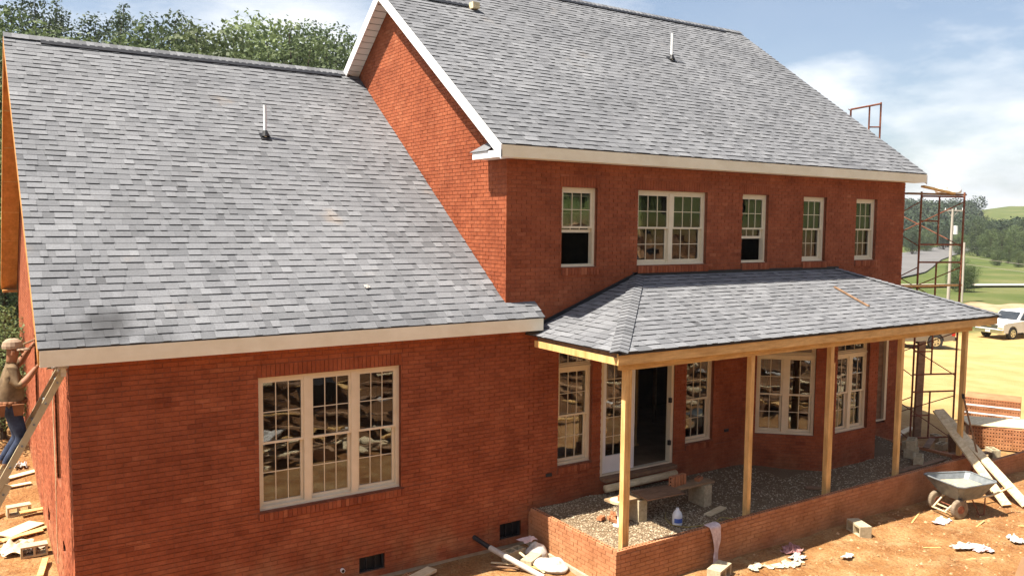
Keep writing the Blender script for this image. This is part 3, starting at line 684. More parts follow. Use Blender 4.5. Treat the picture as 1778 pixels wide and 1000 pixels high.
# white trim of the main block
mb = MB(); mb.box(XM-RK2+.02, XR+RK2-.02, -E2+.005, -E2+.03, FB_M, EM-.028); mb.build('eave_fascia', M_cream, house)
mb = MB(); mb.box(XM-RK2+.02, XR+RK2-.02, -E2+.031, -.012, FB_M+.006, FB_M+.02); mb.build('eave_soffit', M_cream, house)
rake('rake_board', XM-RK2-.005, XM-RK2+.02, -E2-.004, EM-.026, YL, ZL-.026, .25, M_white)
rake('rake_board', XM-RK2-.005, XM-RK2+.02, 2*YL+E2, EM-.026, YL+.002, ZL-.026, .25, M_white)
rake('rake_board', XR+RK2-.02, XR+RK2+.005, -E2-.004, EM-.026, MRY, MRZ-.026, .25, M_white)
n_s = 34                                                        # soffit boards of the rakes, one by one
for back in (0, 1):
    for k in range(n_s):
        t0, t1 = k/n_s, (k+1)/n_s-.004
        ya, yb = [(-E2+.04+(YL+E2-.04)*t) if not back else (2*YL+E2-(YL+E2)*t) for t in (t0, t1)]
        za, zb = zleft(ya)-.21, zleft(yb)-.21
        mb = MB(); mb.hexa([(XM-RK2+.021, ya, za), (XM-.012, ya, za), (XM-.012, yb, zb), (XM-RK2+.021, yb, zb), (XM-RK2+.021, ya, za+.012), (XM-.012, ya, za+.012), (XM-.012, yb, zb+.012), (XM-RK2+.021, yb, zb+.012)]); mb.build('soffit_board', M_white, house)
# boxed eave return with its own little shingled cap
mb = MB(); mb.box(XM-RK2+.021, XM-.012, -E2+.031, .60, FB_M+.001, FB_M+.115); mb.box(XM-RK2-.004, XM-RK2+.02, -E2-.004, .60, FB_M-.004, FB_M+.118); ret = mb.build('eave_return', M_white, house)
mb = MB(); a, b, y0, y1, z0 = XM-RK2-.03, XM-.012, .05, .66, FB_M+.125
top = [(b, y0, z0+.26), (b, y1-.28, z0+.26)]
mb.face([(a, y1, z0), (a, y0, z0), top[0], top[1]], .62); mb.face([(b, y1, z0), (a, y1, z0), top[1]], .5); mb.face([(a, y0, z0), (a, y1, z0), (b, y1, z0), (b, y0, z0)], .2); mb.build('return_cap', M_shingle, ret)
# plumbing vent pipes
def vent(x, y, zr, s, h):
    z = zr(y); p = MB(); p.tube((x, y, z-.1), (x, y, z+h), .034, 14); p.mi = 1; p.tube((x, y, z+h-.001), (x, y, z+h+.001), .026, 14); o = p.build('vent_pipe', [M_pvc, M_black], house, False)
    N = Vector((0, -s, 1)).normalized(); V = Vector((0, 1, s)).normalized(); C = Vector((x, y, z))
    f = MB(); f.hexa([C+X3*u+V*v+N*n for n in (-.01, .012) for u, v in ((-.10, -.12), (.10, -.12), (.10, .12), (-.10, .12))]); f.tube(C+N*.01, C+Vector((0, 0, .12)), .085, 14, .042); f.build('pipe_boot', M_black, o)
vent(3.94, 4.16, zwing, WS, .62); vent(14.29, 3.54, zmain, MS, .66)

# ------------------------------------------------------------------ porch
PXL, PXR, PY, PE, PT = 7.43, 19.0, -2.62, 2.545, 3.54; HXL, HXR = 10.09, 16.45
mb = MB(); d_ = .022
slab(mb, [(PXL, PY, PE-d_), (PXR, PY, PE-d_), (HXR, -.012, PT-d_), (HXL, -.012, PT-d_)], .035)
for P in ([(PXL, PY, PE-d_), (HXL, -.012, PT-d_), (PXL, -.012, PE-d_)], [(PXR, PY, PE-d_), (PXR, -.012, PE-d_), (HXR, -.012, PT-d_)]): mb.face(P)
proof = mb.build('porch_roof', M_deck, house)
run = -PY-.012; sl = (PT-PE)/run; pl = math.hypot(run, PT-PE); lx = (HXL-PXL); pll = math.hypot(lx, PT-PE)
shingles(proof, (PXL, PY-.02, PE-.012), X3, Vector((0, run, PT-PE)), pl, lambda v: [((HXL-PXL)*v/pl, (PXR-PXL)-(PXR-HXR)*v/pl)], 300, 13, tone_bias=.06)
shingles(proof, (PXL-.02, -.02, PE-.012), -Y3, Vector((lx, 0, PT-PE)), pll, lambda v: [(0.0, run*(1-v/pll))], 120, 14, tone_bias=.06)
rx = PXR-HXR; prl = math.hypot(rx, PT-PE)
shingles(proof, (PXR+.02, PY, PE-.012), Y3, Vector((-rx, 0, PT-PE)), prl, lambda v: [(run*v/prl, run)], 0, 15, tone_bias=.06)
def hipcaps(P0, P1, nl, nr, parent, seed):
    """cap shingles bent over a hip, one by one"""
    rnd = random.Random(seed); P0 = Vector(P0); P1 = Vector(P1); D = (P1-P0).normalized(); L = (P1-P0).length; n = int(L/.145)
    SL = (Vector(nl).cross(D)).normalized(); SR = (D.cross(Vector(nr))).normalized()
    for k in range(n):
        a = P0+D*(k*L/n); b = P0+D*((k+1)*L/n+.03); up = (Vector(nl)+Vector(nr)).normalized(); w = .15
        mb = MB(); ha, hb = up*.040, up*.026; t = .35+.35*rnd.random()
        for S, fl in ((SL, 1), (SR, 0)):
            Q = [a+ha, b+hb, b+hb+S*w, a+ha+S*w]; mb.face(Q if fl else Q[::-1], t); E_ = [a+ha+S*w, a+S*w+up*.012, a+up*.012, a+ha]; mb.face(E_, .05)
        mb.build('cap_shingle', M_shingle, parent)
nF = Vector((0, -(PT-PE), run)).normalized(); nL = Vector((-(PT-PE), 0, lx)).normalized(); nR = Vector((PT-PE, 0, rx)).normalized()
hipcaps((PXL, PY, PE-.005), (HXL, -.03, PT-.005), nL, nF, proof, 3); hipcaps((PXR, PY, PE-.005), (HXR, -.03, PT-.005), nF, nR, proof, 4)
MB().box(HXL-.1, HXR+.1, -.03, -.003, PT-.02, PT+.06).build('wall_flashing', M_black, proof)
fl = MB()
fl.hexa([(PXL, -.03, PE+.0), (PXL, -.002, PE+.0), (HXL, -.002, PT), (HXL, -.03, PT), (PXL, -.03, PE+.07), (PXL, -.002, PE+.07), (HXL, -.002, PT+.07), (HXL, -.03, PT+.07)]); fl.build('step_flashing', M_black, proof)
# fascia boards, beam, posts
MB().box(PXL+.02, PXR-.02, PY+.03, PY+.07, PE-.215, PE-.03).build('porch_fascia', M_woodx, house)
MB().box(PXL+.06, PXL+.10, PY+.071, -.30, PE-.11, PE-.04).build('porch_side_fascia', M_oldwood, house)  # shade on the upper half of this side put in as darker wood
MB().box(PXL+.02, PXL+.06, PY+.071, -.26, PE-.215, PE-.10).build('porch_side_board', M_wood, house)
MB().box(PXR-.06, PXR-.02, PY+.071, -.05, PE-.215, PE-.04).build('porch_side_fascia', M_wood, house)
MB().box(7.72, 18.3, -2.38, -2.26, 2.19, 2.40).build('porch_beam', M_woodx, house)
for k in range(19):
    x = HXL+.1+k*.34 if k < 19 else 0
    MB().hexa([(x, PY+.08, PE-.16), (x+.04, PY+.08, PE-.16), (x+.04, -.03, PT-.2), (x, -.03, PT-.2), (x, PY+.08, PE-.08), (x+.04, PY+.08, PE-.08), (x+.04, -.03, PT-.09), (x, -.03, PT-.09)]).build('rafter', M_woodx, house)
for i, x in enumerate((7.84, 10.85, 13.17, 15.57, 18.10)):
    w = .040 if i == 0 else .049
    mb = MB(); mb.box(x-w, x+w, -2.375, -2.275, -.86, 2.19); mb.build('porch_post', M_wood, house)
    if i == 0: MB().box(x+w+.014, x+w+.062, -2.365, -2.27, -.86, 2.18).build('porch_post', M_wood, house)
    if i == 2: MB().box(x+w+.004, x+w+.05, -2.37, -2.28, -.86, 1.86).build('post_brace', M_wood, house)
MB().box(18.0, 18.26, -2.42, -2.22, -.86, -.72).build('post_base_block', M_brick, house)

# low porch wall: outer wythe of cored brick, top course shows its holes
PW0, PW1, PWY = 7.54, 18.25, -2.53; PZ0, PZ1 = -1.52, -.73
nC = 11; pz = (PZ1-COURSE-(nC-1)*COURSE)
def cored(mb, F, L, t):
    """brick seen from above: frame with three core holes"""
    h = COURSE-.01; dpt = .095; hw, hd = .030, .032
    us = [0]; 
    for k in range(3): c = L*(k+.5)/3; us += [c-hw/2, c+hw/2]
    us += [L]; vs_ = [0, dpt/2-hd/2, dpt/2+hd/2, dpt]
    for i in range(7):
        for j in range(3):
            hole = (i % 2 == 1 and j == 1); z = h-.035 if hole else h
            mb.mi = 1 if hole else 0
            mb.face([F(us[i], vs_[j], z), F(us[i+1], vs_[j], z), F(us[i+1], vs_[j+1], z), F(us[i], vs_[j+1], z)], t)
            if hole:
                a, b, c, d = us[i], us[i+1], vs_[j], vs_[j+1]
                for p, q in (((a, c), (b, c)), ((b, c), (b, d)), ((b, d), (a, d)), ((a, d), (a, c))): mb.face([F(*p, h), F(*p, z), F(*q, z), F(*q, h)], t)
    mb.mi = 0
    for p, q in (((0, 0), (L, 0)), ((L, 0), (L, dpt)), ((L, dpt), (0, dpt)), ((0, dpt), (0, 0))): mb.face([F(*p, 0), F(*q, 0), F(*q, h), F(*p, h)], t)
CORED = []
for ti in range(8):
    mb = MB(); cored(mb, lambda u, v, z: (u, v, z), BL-.012, ti/7); CORED.append(mb.mesh('cored_brick', [M_pbrick, M_core]))
pw = brickwall('porch_low_wall', (0, PWY, 0), X3, -Y3, (PZ1-nC*COURSE, PZ1-COURSE), lambda z: [(PW0, PW1)], [], 300, m=M_pbrick, mort=M_pbrick, thick=.095, seed=21)
rr = random.Random(5); x = PW0
while x < PW1-.1:
    link('cored_brick', CORED[rr.randrange(8)], pw, Matrix.Translation((x+.005, PWY+rr.uniform(-.003, .003), PZ1-COURSE+.005))); x += BL
ps = brickwall('porch_side_wall', (PW0, 0, 0), -Y3, -X3, (PZ1-(nC-2)*COURSE, PZ1-COURSE), lambda z: [(.01, -PWY)], [], 160, m=M_pbrick, mort=M_pbrick, thick=.095, seed=22)
y = PWY+.105
while y < -.15:
    link('cored_brick', CORED[rr.randrange(8)], ps, Matrix.Translation((PW0+.095, y+.005, PZ1-COURSE+.005)) @ Matrix.Rotation(math.pi/2, 4, 'Z')); y += BL
MB().box(PW0-.05, PW0+.2, PWY+.0, -.02, -1.75, PZ1-(nC-2)*COURSE-.002).build('porch_footing', M_foot, house)
# lower wall stepping down past the porch end
lw = brickwall('step_wall', (0, PWY-.0, 0), X3, -Y3, (-1.05-9*COURSE, -1.05), lambda z: [(18.36, 23.5)], [], 80, m=M_pbrick, mort=M_pbrick, thick=.095, seed=23)
x = 18.36
while x < 23.3: link('cored_brick', CORED[rr.randrange(8)], lw, Matrix.Translation((x+.005, PWY, -1.045))); x += BL
MB().box(18.262, 18.358, PWY+.1, 0, -1.6, -.80).build('porch_end_wall', M_pbrick, house)
# gravel bed
gb = MB()
gx = np.linspace(PW0+.1, 18.25, 60); gy = np.linspace(PWY+.1, -.02, 16)
def gz(x, y): return -.855 + .05*noise.noise(Vector((x*1.3, y*1.3, 2))) - .04*sstep(1.0, .0, abs(y+1.2))*0 + .07*sstep(-.9, -.1, y)
for i in range(59):
    for j in range(15):
        gb.face([(gx[i+a], gy[j+b], gz(gx[i+a], gy[j+b])) for a, b in ((0, 0), (1, 0), (1, 1), (0, 1))])
M_gbed = mat('gravel_bed', (.13, .085, .045), (.22, .155, .09), 30, .95, .8, 60)
M_stone = mat('gravel_stone', (.9, .9, .9), (1.1, 1.1, 1.1), 20, .9, tone=[(0, (.13, .085, .05)), (.4, (.25, .18, .11)), (.75, (.36, .28, .18)), (1, (.50, .42, .30))])
bedo = struct(gb.build('gravel_base', M_gbed), 'structure')
gs = MB(); rg = random.Random(9)
for k in range(15000):
    x = rg.uniform(PW0+.12, 18.2) if k > 5200 else rg.uniform(PW0+.12, 10.2); y = rg.uniform(PWY+.12, -.04)
    if 13.4 < x < 17.7 and y > -1.1: continue
    r = rg.uniform(.010, .022); z = gz(x, y)+r*.3; t = rg.random(); an = rg.uniform(0, 6.28); i = len(gs.v)
    ring_ = [(x+r*rg.uniform(.8, 1.35)*math.cos(an+q*1.571), y+r*rg.uniform(.8, 1.35)*math.sin(an+q*1.571), z+rg.uniform(-.3, .3)*r) for q in range(4)]
    gs.v += ring_ + [(x+rg.uniform(-.3, .3)*r, y+rg.uniform(-.3, .3)*r, z+r*.8)]
    for q in range(4): gs.f.append((i+q, i+(q+1) % 4, i+4)); gs.t.append(t); gs.m.append(0)
struct(gs.build('gravel', M_stone), 'stuff')
gs_ = bpy.data.objects['gravel']; gs_['label'] = 'pale gravel spread inside the low porch wall'; gs_['category'] = 'gravel'

# ------------------------------------------------------------------ trees
def make_tree(name, label, seed, H, R, m, cat='tree', leaves=2600, lsz=.30, crown0=.22, lobes=16, conic=False, group=None):
    rnd = random.Random(seed); t = thing(name, label, cat, group=group)
    mb = MB(); P = [Vector((0, 0, -.3))]; n = 6
    for k in range(1, n+1): P.append(Vector((rnd.uniform(-.12, .12)*k*.4, rnd.uniform(-.12, .12)*k*.4, H*.82*k/n)))
    for k in range(n): mb.tube(P[k], P[k+1], .022*H*(1-k/n)+.03, 7, .022*H*(1-(k+1)/n)+.03, cap=False)
    centers = []
    for k in range(lobes):
        f = crown0 + (1-crown0)*((k+.5)/lobes); f2 = (f-crown0)/(1-crown0)
        prof = (1-f2)*.95+.12 if conic else math.sin(math.pi*min(1, .18+f2*.80))**.7
        an = k*2.4+rnd.uniform(-.5, .5); rr = R*prof*rnd.uniform(.35, .72)
        c = Vector((rr*math.cos(an), rr*math.sin(an), H*f)); centers.append((c, R*prof*rnd.uniform(.38, .60)+.25))
        b = P[min(n, max(1, int(f*n*.95)))]; mb.tube(b*.8+Vector((0, 0, -.1)), c, .007*H, 5, .002*H, cap=False)
    mb.build('trunk', M_bark, t)
    cr = MB()
    tot = sum(q*q for _, q in centers)
    for c, q in centers:
        for k in range(int(leaves*q*q/tot)):
            d = Vector((rnd.gauss(0, 1), rnd.gauss(0, 1), rnd.gauss(0, 1))).normalized(); rad = q*(rnd.uniform(.55, 1.08))*(1+.3*noise.noise(d*2.3+c))
            p = c+Vector((d.x*rad, d.y*rad, d.z*rad*.8)); s = lsz*rnd.uniform(.6, 1.4)
            nrm = (d*1.0+Vector((rnd.gauss(0, .6), rnd.gauss(0, .6), rnd.gauss(.3, .5)))).normalized(); a = nrm.orthogonal().normalized(); a.rotate(Matrix.Rotation(rnd.uniform(0, 6.28), 3, nrm)); b = nrm.cross(a)
            cr.face([p-a*s*.5, p-b*s*.32+a*s*.05, p+a*s*.55, p+b*s*.34-a*s*.05])
    cr.build('crown', m, t); return t
FAR = (0, 0, 0)
protos = [make_tree('broadleaf_tree', 'x', 1, 11, 3.9, M_leaf[0], lsz=.21, leaves=10000), make_tree('broadleaf_tree', 'x', 2, 13, 3.6, M_leaf[1], lsz=.21, leaves=10000, crown0=.3),
          make_tree('broadleaf_tree', 'x', 3, 9.5, 3.6, M_leaf[2], lsz=.20, leaves=9000), make_tree('broadleaf_tree', 'x', 4, 12, 3.1, M_leaf[0], lsz=.20, leaves=9000, lobes=24),
          make_tree('evergreen_tree', 'x', 5, 15, 2.9, M_leaf[1], lsz=.20, leaves=7000, conic=True, lobes=28)]
used = [False]*5
def put_tree(k, x, y, s, rz, label, group, dz=-.2):
    sc_ = (s*RND.uniform(.92, 1.1), s*RND.uniform(.92, 1.1), s)
    if not used[k]:
        used[k] = True; r = protos[k]; r.location = (x, y, height(x, y)+dz); r.rotation_euler = (0, 0, rz); r.scale = sc_; r['label'] = label; r['group'] = group
    else: r = dup(protos[k], (x, y, height(x, y)+dz), rz, sc_, label, group)
    return r
def at_px(px, dist, py=390):
    d = (FW*1.0 + RT*((px-889)/FPX) + UP*((500-py)/FPX)); d.z = 0; d.normalize(); return CAM.x+d.x*dist, CAM.y+d.y*dist
# front rank on the hill behind the wing roof: pixel column, distance, kind, crown-top row in the photograph
rank = [(-25, 70, 3, 40), (30, 66, 0, 22), (70, 74, 1, -6), (112, 76, 4, -2), (150, 64, 2, 62), (205, 72, 1, 26), (222, 84, 4, 6), (262, 63, 0, 45), (300, 70, 1, 22), (340, 76, 3, 34), (372, 64, 2, 45), (405, 68, 0, 52), (440, 80, 2, 38), (484, 74, 2, 30), (520, 66, 3, 44), (556, 76, 1, 36), (590, 70, 0, 60), (630, 74, 3, 50)]
kinds = ['mid green rounded tree', 'dark green tall tree', 'pale green airy tree', 'mid green narrow tree', 'dark spiky evergreen']
ORD = {}
words = ['over the left ridge end', 'left of the wing vent pipe', 'above the ridge middle', 'above the right ridge half', 'beside the white gable rake']
def seg(px): return words[0] if px < 130 else words[1] if px < 280 else words[2] if px < 400 else words[3] if px < 540 else words[4]
for px, dist, k, ytop in rank:
    x, y = at_px(px, dist); gz_ = height(x, y)
    ztop = CAM.z + dist*math.cos(math.atan((px-889)/FPX))*(387-ytop)/FPX*1.0
    Hh = (11, 13, 9.5, 12, 15)[k]; s = max(.35, (ztop-gz_)/Hh/1.04)
    put_tree(k, x, y, s, RND.uniform(0, 6), kinds[k]+' in the wood '+seg(px)+(', taller of two' if (px == 484) else ''), 'trees of the wood behind the wing')
for i in range(26):                                            # lower front rank filling the wood down to the ridge line
    px = -30+i*26+RND.uniform(-8, 8); x, y = at_px(px, RND.uniform(52, 60)); k = RND.choice((0, 2, 3, 0, 2))
    put_tree(k, x, y, RND.uniform(.62, .85), RND.uniform(0, 6), ('first','second','third','fourth','fifth','sixth','seventh','eighth','ninth','tenth','eleventh','twelfth','thirteenth','14th','15th','16th','17th','18th','19th','20th','21st','22nd','23rd','24th','25th','last')[i]+' low tree from the left along the wing ridge, '+kinds[k].replace(' tree', ''), 'lower trees at the edge of the wood')
for i, (px, dist, s) in enumerate([(-14, 34, .62), (3, 30, .42), (-8, 24, .36), (14, 40, .5)]):
    x, y = at_px(px, dist); put_tree(i % 4, x, y, s, i, 'small dark tree seen past the raw wood rake, '+('nearest', 'low', 'leafy', 'farther')[i]+' of the four', 'trees past the wing rake')
# trees that the upper windows mirror, on top of the bank behind the viewer
for i in range(12):
    x, y = -16+i*6.2, -30-RND.uniform(0, 9); put_tree(i % 4, x, y, RND.uniform(.7, 1.0), i, 'tree on the bank mirrored in the upper windows, '+('first','second','third','fourth','fifth','sixth','seventh','eighth','ninth','tenth','eleventh','last')[i]+' along the bank', 'trees mirrored in the upper windows')
# trees in the valley on the right
vt = [(1586, 250, .72, 1), (1610, 290, .8, 0), (1640, 310, .8, 1), (1668, 262, .72, 0), (1700, 250, .95, 3), (1722, 235, .8, 0), (1742, 225, .72, 3), (1765, 240, .9, 0), (1690, 300, 1.1, 1), (1712, 320, 1.1, 1), (1750, 330, 1.1, 0), (1775, 300, 1, 1), (1675, 104, .42, 0), (1663, 110, .40, 3), (1685, 112, .30, 0), (1735, 190, .36, 0), (1755, 200, .40, 3), (1772, 185, .36, 0)]
for i, (px, dist, s, k) in enumerate(vt):
    x, y = at_px(px, dist)
    lab = ('bushy small tree beside the utility pole' if dist < 150 else 'round shrub in the meadow right of the scaffold' if dist < 205 else kinds[k]+' in the valley '+('left of' if px < 1655 else 'right of')+' the utility pole')
    lab = lab.replace(' in the valley', ' in the valley,')
    col_ = sorted([v for v in vt if (v[1] < 150) == (dist < 150) and (150 < v[1] < 205) == (150 < dist < 205)]).index((px, dist, s, k)); lab = ('first', 'second', 'third', 'fourth', 'fifth', 'sixth', 'seventh', 'eighth', 'ninth', 'tenth', 'eleventh', 'twelfth')[col_]+' from the left: '+lab.replace(' in the valley,', '')
    put_tree(k, x, y, s, i*1.3, lab, 'trees in the valley', -.2*(11, 13, 9.5, 12, 15)[k]*s)
# far wood on the hills, one mass
fw_ = MB(); rnd = random.Random(77)
for i in range(420):
    px = rnd.uniform(1540, 1830); dist = rnd.uniform(345, 640) if px < 1705 else rnd.choice((rnd.uniform(320, 440), rnd.uniform(320, 470)))
    x, y = at_px(px, dist); z = height(x, y); h = rnd.uniform(6, 11); r = rnd.uniform(3, 5)
    for k in range(150):
        d = Vector((rnd.gauss(0, 1), rnd.gauss(0, 1), rnd.gauss(0, 1))).normalized(); p = Vector((x, y, z+h*.55))+Vector((d.x*r, d.y*r, d.z*h*.5))*rnd.uniform(.7, 1.08); s = rnd.uniform(.8, 1.6)
        nn = (d+Vector((rnd.gauss(0, .5), rnd.gauss(0, .5), rnd.gauss(.2, .5)))).normalized(); a = nn.orthogonal().normalized(); b = nn.cross(a)
        fw_.face([p-a*s*.5, p-b*s*.4, p+a*s*.5, p+b*s*.4])
o = struct(fw_.build('far_wood', M_leaffar), 'stuff'); o['label'] = 'far wooded hillside across the valley'; o['category'] = 'wood'

# ------------------------------------------------------------------ utility pole
x, y = at_px(1653, 88); z0 = height(x, y); dd = Vector((RT.x, RT.y, 0)).normalized()
up_ = thing('utility_pole', 'weathered utility pole with crossarm and transformer in the valley', 'utility pole', (x, y, z0), world=True)
B = Vector((x, y, z0)); T = B+Vector((0, 0, 8.7))
MB().tube(B-Vector((0, 0, .4)), T, .15, 10, .10).build('pole', M_pole, up_)
arm = MB().bar(T-dd*.75-Vector((0, 0, .15)), T+dd*1.0-Vector((0, 0, .15)), .1, .12).build('crossarm', M_pole, up_)
for s in (-.68, .3, .92): MB().tube(T+dd*s-Vector((0, 0, .09)), T+dd*s+Vector((0, 0, .1)), .045, 8).build('insulator', M_lamp, arm)
for s in (-1, 1): MB().bar(T+dd*.5*s-Vector((0, 0, .2)), T-Vector((0, 0, .8)), .04, .04).build('arm_brace', M_pole, up_)
MB().tube(T+dd*.35-Vector((0, 0, 2.35)), T+dd*.35-Vector((0, 0, 1.55)), .22, 12).build('transformer', M_lamp, up_)
MB().tube(B+dd*1.3-Vector((0, 0, .3)), B+dd*1.25+Vector((0, 0, 5.6)), .09, 8).build('stub_pole', M_pole, up_)
for h, e in ((4.3, 7), (3.6, 9)):
    a = B+dd*1.25+Vector((0, 0, h)); b = a+dd*30+Vector((0, 0, -1.0)); pts = [a.lerp(b, t/10)+Vector((0, 0, -.9*math.sin(math.pi*t/10))) for t in range(11)]
    MB().path(pts, .022, 4).build('wire', M_pole, up_)

# ------------------------------------------------------------------ vehicles
def prism(mb, prof, y0, y1, yin=None):
    """extrude an x-z profile between y0 and y1"""
    n = len(prof)
    mb.face([(x, y0, z) for x, z in prof]); mb.face([(x, y1, z) for x, z in prof[::-1]])
    for i in range(n):
        (a, b), (c, d) = prof[i], prof[(i+1) % n]; mb.face([(a, y0, b), (a, y1, b), (c, y1, d), (c, y0, d)][::-1])
def pickup(name, label, loc, rz, paint, grp):
    t = thing(name, label, 'pickup truck', loc, rz, grp)
    # body faces +x; length 5.6, width 1.96
    def arch(cx, r=.47, n=8): return [(cx+r*math.cos(a), .42+r*math.sin(a)) for a in np.linspace(0, math.pi, n)]
    b = MB(); side = [(2.72, .45), (2.76, .78), (2.70, 1.02), (1.25, 1.14), (1.15, 1.16), (-.55, 1.18), (-2.74, 1.18), (-2.78, .55)]
    prof = [(-2.78, .5)] + arch(-1.72)[::-1] + arch(1.78)[::-1] + [(2.72, .45), (2.78, .72), (2.72, 1.00), (2.45, 1.07), (1.22, 1.15), (-2.76, 1.18)]
    prism(b, prof, -.97, .97); body = b.build('body', paint, t)
    bev = body.modifiers.new('b', 'BEVEL'); bev.width = .05; bev.segments = 2; bev.limit_method = 'ANGLE'
    c = MB(); lo, hi = .90, .74
    P = [(1.30, 1.14), (.55, 1.78), (-1.35, 1.80), (-1.62, 1.16)]
    for q in range(1):
        pts = [(x, s*(lo if z < 1.3 else hi), z) for s in (-1, 1) for x, z in P]
        c.face(pts[0:4]); c.face(pts[7:3:-1])
        for i in range(4): j = (i+1) % 4; c.face([pts[i], pts[4+i], pts[4+j], pts[j]][::-1])
    cab = c.build('cab', paint, t); bv = cab.modifiers.new('b', 'BEVEL'); bv.width = .04; bv.segments = 2
    g = MB(); g.face([(1.19, -.78, 1.245), (1.19, .78, 1.245), (.665, .68, 1.71), (.665, -.68, 1.71)]); w = g.build('windscreen', M_cglass, t)
    for v in w.data.vertices: v.co += Vector((.03, 0, .03))
    for s in (-1, 1):
        for a0, a1, b0, b1 in ((1.0, .50, .06, .06), (-.02, -.02, -.62, -.62), (-.70, -.70, -1.42, -1.28)):
            g = MB(); q = [(a0, s*.888, 1.24), (b0, s*.888, 1.24), (b1, s*.775, 1.68), (a1, s*.775, 1.68)]; g.face(q if s < 0 else q[::-1]); g.build('side_window', M_cglass, t)
        MB().box(.82, .98, s*1.08-.10, s*1.08+.10, 1.22, 1.40).build('wing_mirror', M_grille, t)
        MB().box(-.62, -.50, s*.972-.012, s*.972+.012, 1.02, 1.06).build('door_handle', M_grille, t)
        MB().box(2.62, 2.785, s*.78-.17, s*.78+.17, .80, .98).build('headlight', M_lamp, t)
        MB().box(2.62, 2.78, s*.78-.17, s*.78+.17, .70, .785).build('indicator', M_gold, t)
        MB().box(-2.80, -2.60, s*.90-.075, s*.90+.075, .74, 1.12).build('tail_light', M_red, t)
        for cx in (-1.72, 1.78):
            wv_ = MB(); wv_.tube((cx, s*.74, .40), (cx, s*.985, .40), .40, 24); wh = wv_.build('wheel', M_rubber, t)
            r_ = MB(); r_.tube((cx, s*.97, .40), (cx, s*.995, .40), .25, 20); 
            r_.build('rim', M_chrome, wh)
            h_ = MB()
            for k in range(5): a = k*1.2566; h_.tube((cx+.15*math.cos(a), s*.99, .40+.15*math.sin(a)), (cx+.15*math.cos(a), s*.998, .40+.15*math.sin(a)), .05, 8)
            h_.build('rim_hole', M_grille, wh)
    gr = MB().box(2.70, 2.79, -.58, .58, .74, .97).build('grille', M_grille, t)
    for z in (.74, .855, .965): MB().box(2.78, 2.80, -.60, .60, z-.015, z+.015).build('grille_bar', M_chrome, gr)
    MB().box(2.79, 2.81, -.16, .16, .835, .875).build('badge', M_gold, gr)
    bm = MB().box(2.70, 2.90, -.98, .98, .42, .66).build('bumper', M_chrome, t)
    MB().box(2.895, 2.905, -.16, .16, .48, .60).build('number_plate', M_white, bm)
    MB().box(-2.92, -2.74, -.95, .95, .46, .66).build('rear_bumper', M_grille, t)
    bd = MB(); bd.box(-2.70, -1.68, -.86, .86, 1.183, 1.187); bd.build('bed_cover', M_grille, t)
    return t
x, y = 55.4, 14.3; pickup('pickup_truck', 'white pickup truck with chrome bumper parked nose towards the house', (x, y, height(x, y)), math.atan2(.14, -.99), M_wpaint, 'pickups parked in the dirt yard').scale = (.96,)*3
x, y = 43.2, 14.9; pickup('pickup_truck', 'grey-brown pickup truck seen from behind past the scaffold', (x, y, height(x, y)), math.atan2(.55, -.835), M_spaint, 'pickups parked in the dirt yard')

# ------------------------------------------------------------------ scaffold at the right end
sc = thing('scaffold_tower', 'rusty brown tubular scaffold tower with cross braces at the far end of the house', 'scaffold', (20.6, .2, -1.43), world=True)
L1, R1, L2, R2 = Vector((20.0, .02, 0)), Vector((21.17, -.48, 0)), Vector((19.95, 2.2, 0)), Vector((20.98, 1.95, 0))
TR = .026
def zv(p, z): return Vector((p.x, p.y, z))
def sframe(a, b, z0, z1):
    f = MB(); f.tube(zv(a, z0), zv(a, z1), TR, 8).tube(zv(b, z0), zv(b, z1), TR, 8)
    m1 = a.lerp(b, .42); m2 = a.lerp(b, .58)
    f.tube(zv(a, z1-.12), zv(b, z1-.12), TR*.9, 8).tube(zv(a, z0+.35), zv(b, z0+.35), TR*.9, 8)
    f.tube(zv(m1, z0+.35), zv(m1, z1-.12), TR*.9, 8); f.tube(zv(a, (z0+z1)/2+.1), zv(m1, (z0+z1)/2+.1), TR*.8, 6)
    f.build('scaffold_frame', M_rust, sc)
zs = [-1.45, .28, 2.02, 3.76, 5.5]
for a, b in zip(zs, zs[1:]): sframe(L1, R1, a, b); sframe(L2, R2, a, b)
sframe(L2, R2, 5.5, 6.95); f = MB(); f.tube(zv(L2, 6.95), zv(L2, 7.85), TR, 8).tube(zv(R2, 6.95), zv(R2, 8.12), TR, 8).tube(zv(R2, 8.08), zv(L2, 7.86), TR, 8).tube(zv(L2.lerp(R2, .62), 6.95), zv(L2.lerp(R2, .62), 8.0), TR*.9, 8).tube(zv(L2.lerp(R2, .62), 7.4), zv(R2, 7.42), TR*.8, 6)
f.path([zv(L2, 7.86)+Vector((.12*math.sin(t)-.12, 0, .1*math.cos(t)-.1)) for t in np.linspace(0, 4.5, 9)], .012, 6); f.build('guard_frame', M_rust, sc)
for k, (a, b) in enumerate(zip(zs, zs[1:])):
    if k in (0, 1, 2, 3):
        for p, q in ((L1, L2), (R1, R2)):
            br = MB(); br.tube(zv(p, a+.3), zv(q, b-.25), .014, 6); br.tube(zv(q, a+.3), zv(p, b-.25), .014, 6); br.build('cross_brace', M_rust, sc)
for z in (5.42, 3.0, 1.98):
    MB().bar(zv(L1, z)+Vector((-.55, .12, .02)), zv(R1, z)+Vector((.15, .12, .02)), .24, .045).build('walk_board', M_oldwood if z > 5 else M_wood, sc)
tag(MB().bar((19.7, -.18, 5.62), (20.75, -.42, 5.46), .12, .05).build('short_plank', M_wood), 'short tilted plank lying on top of the scaffold tower', 'plank')
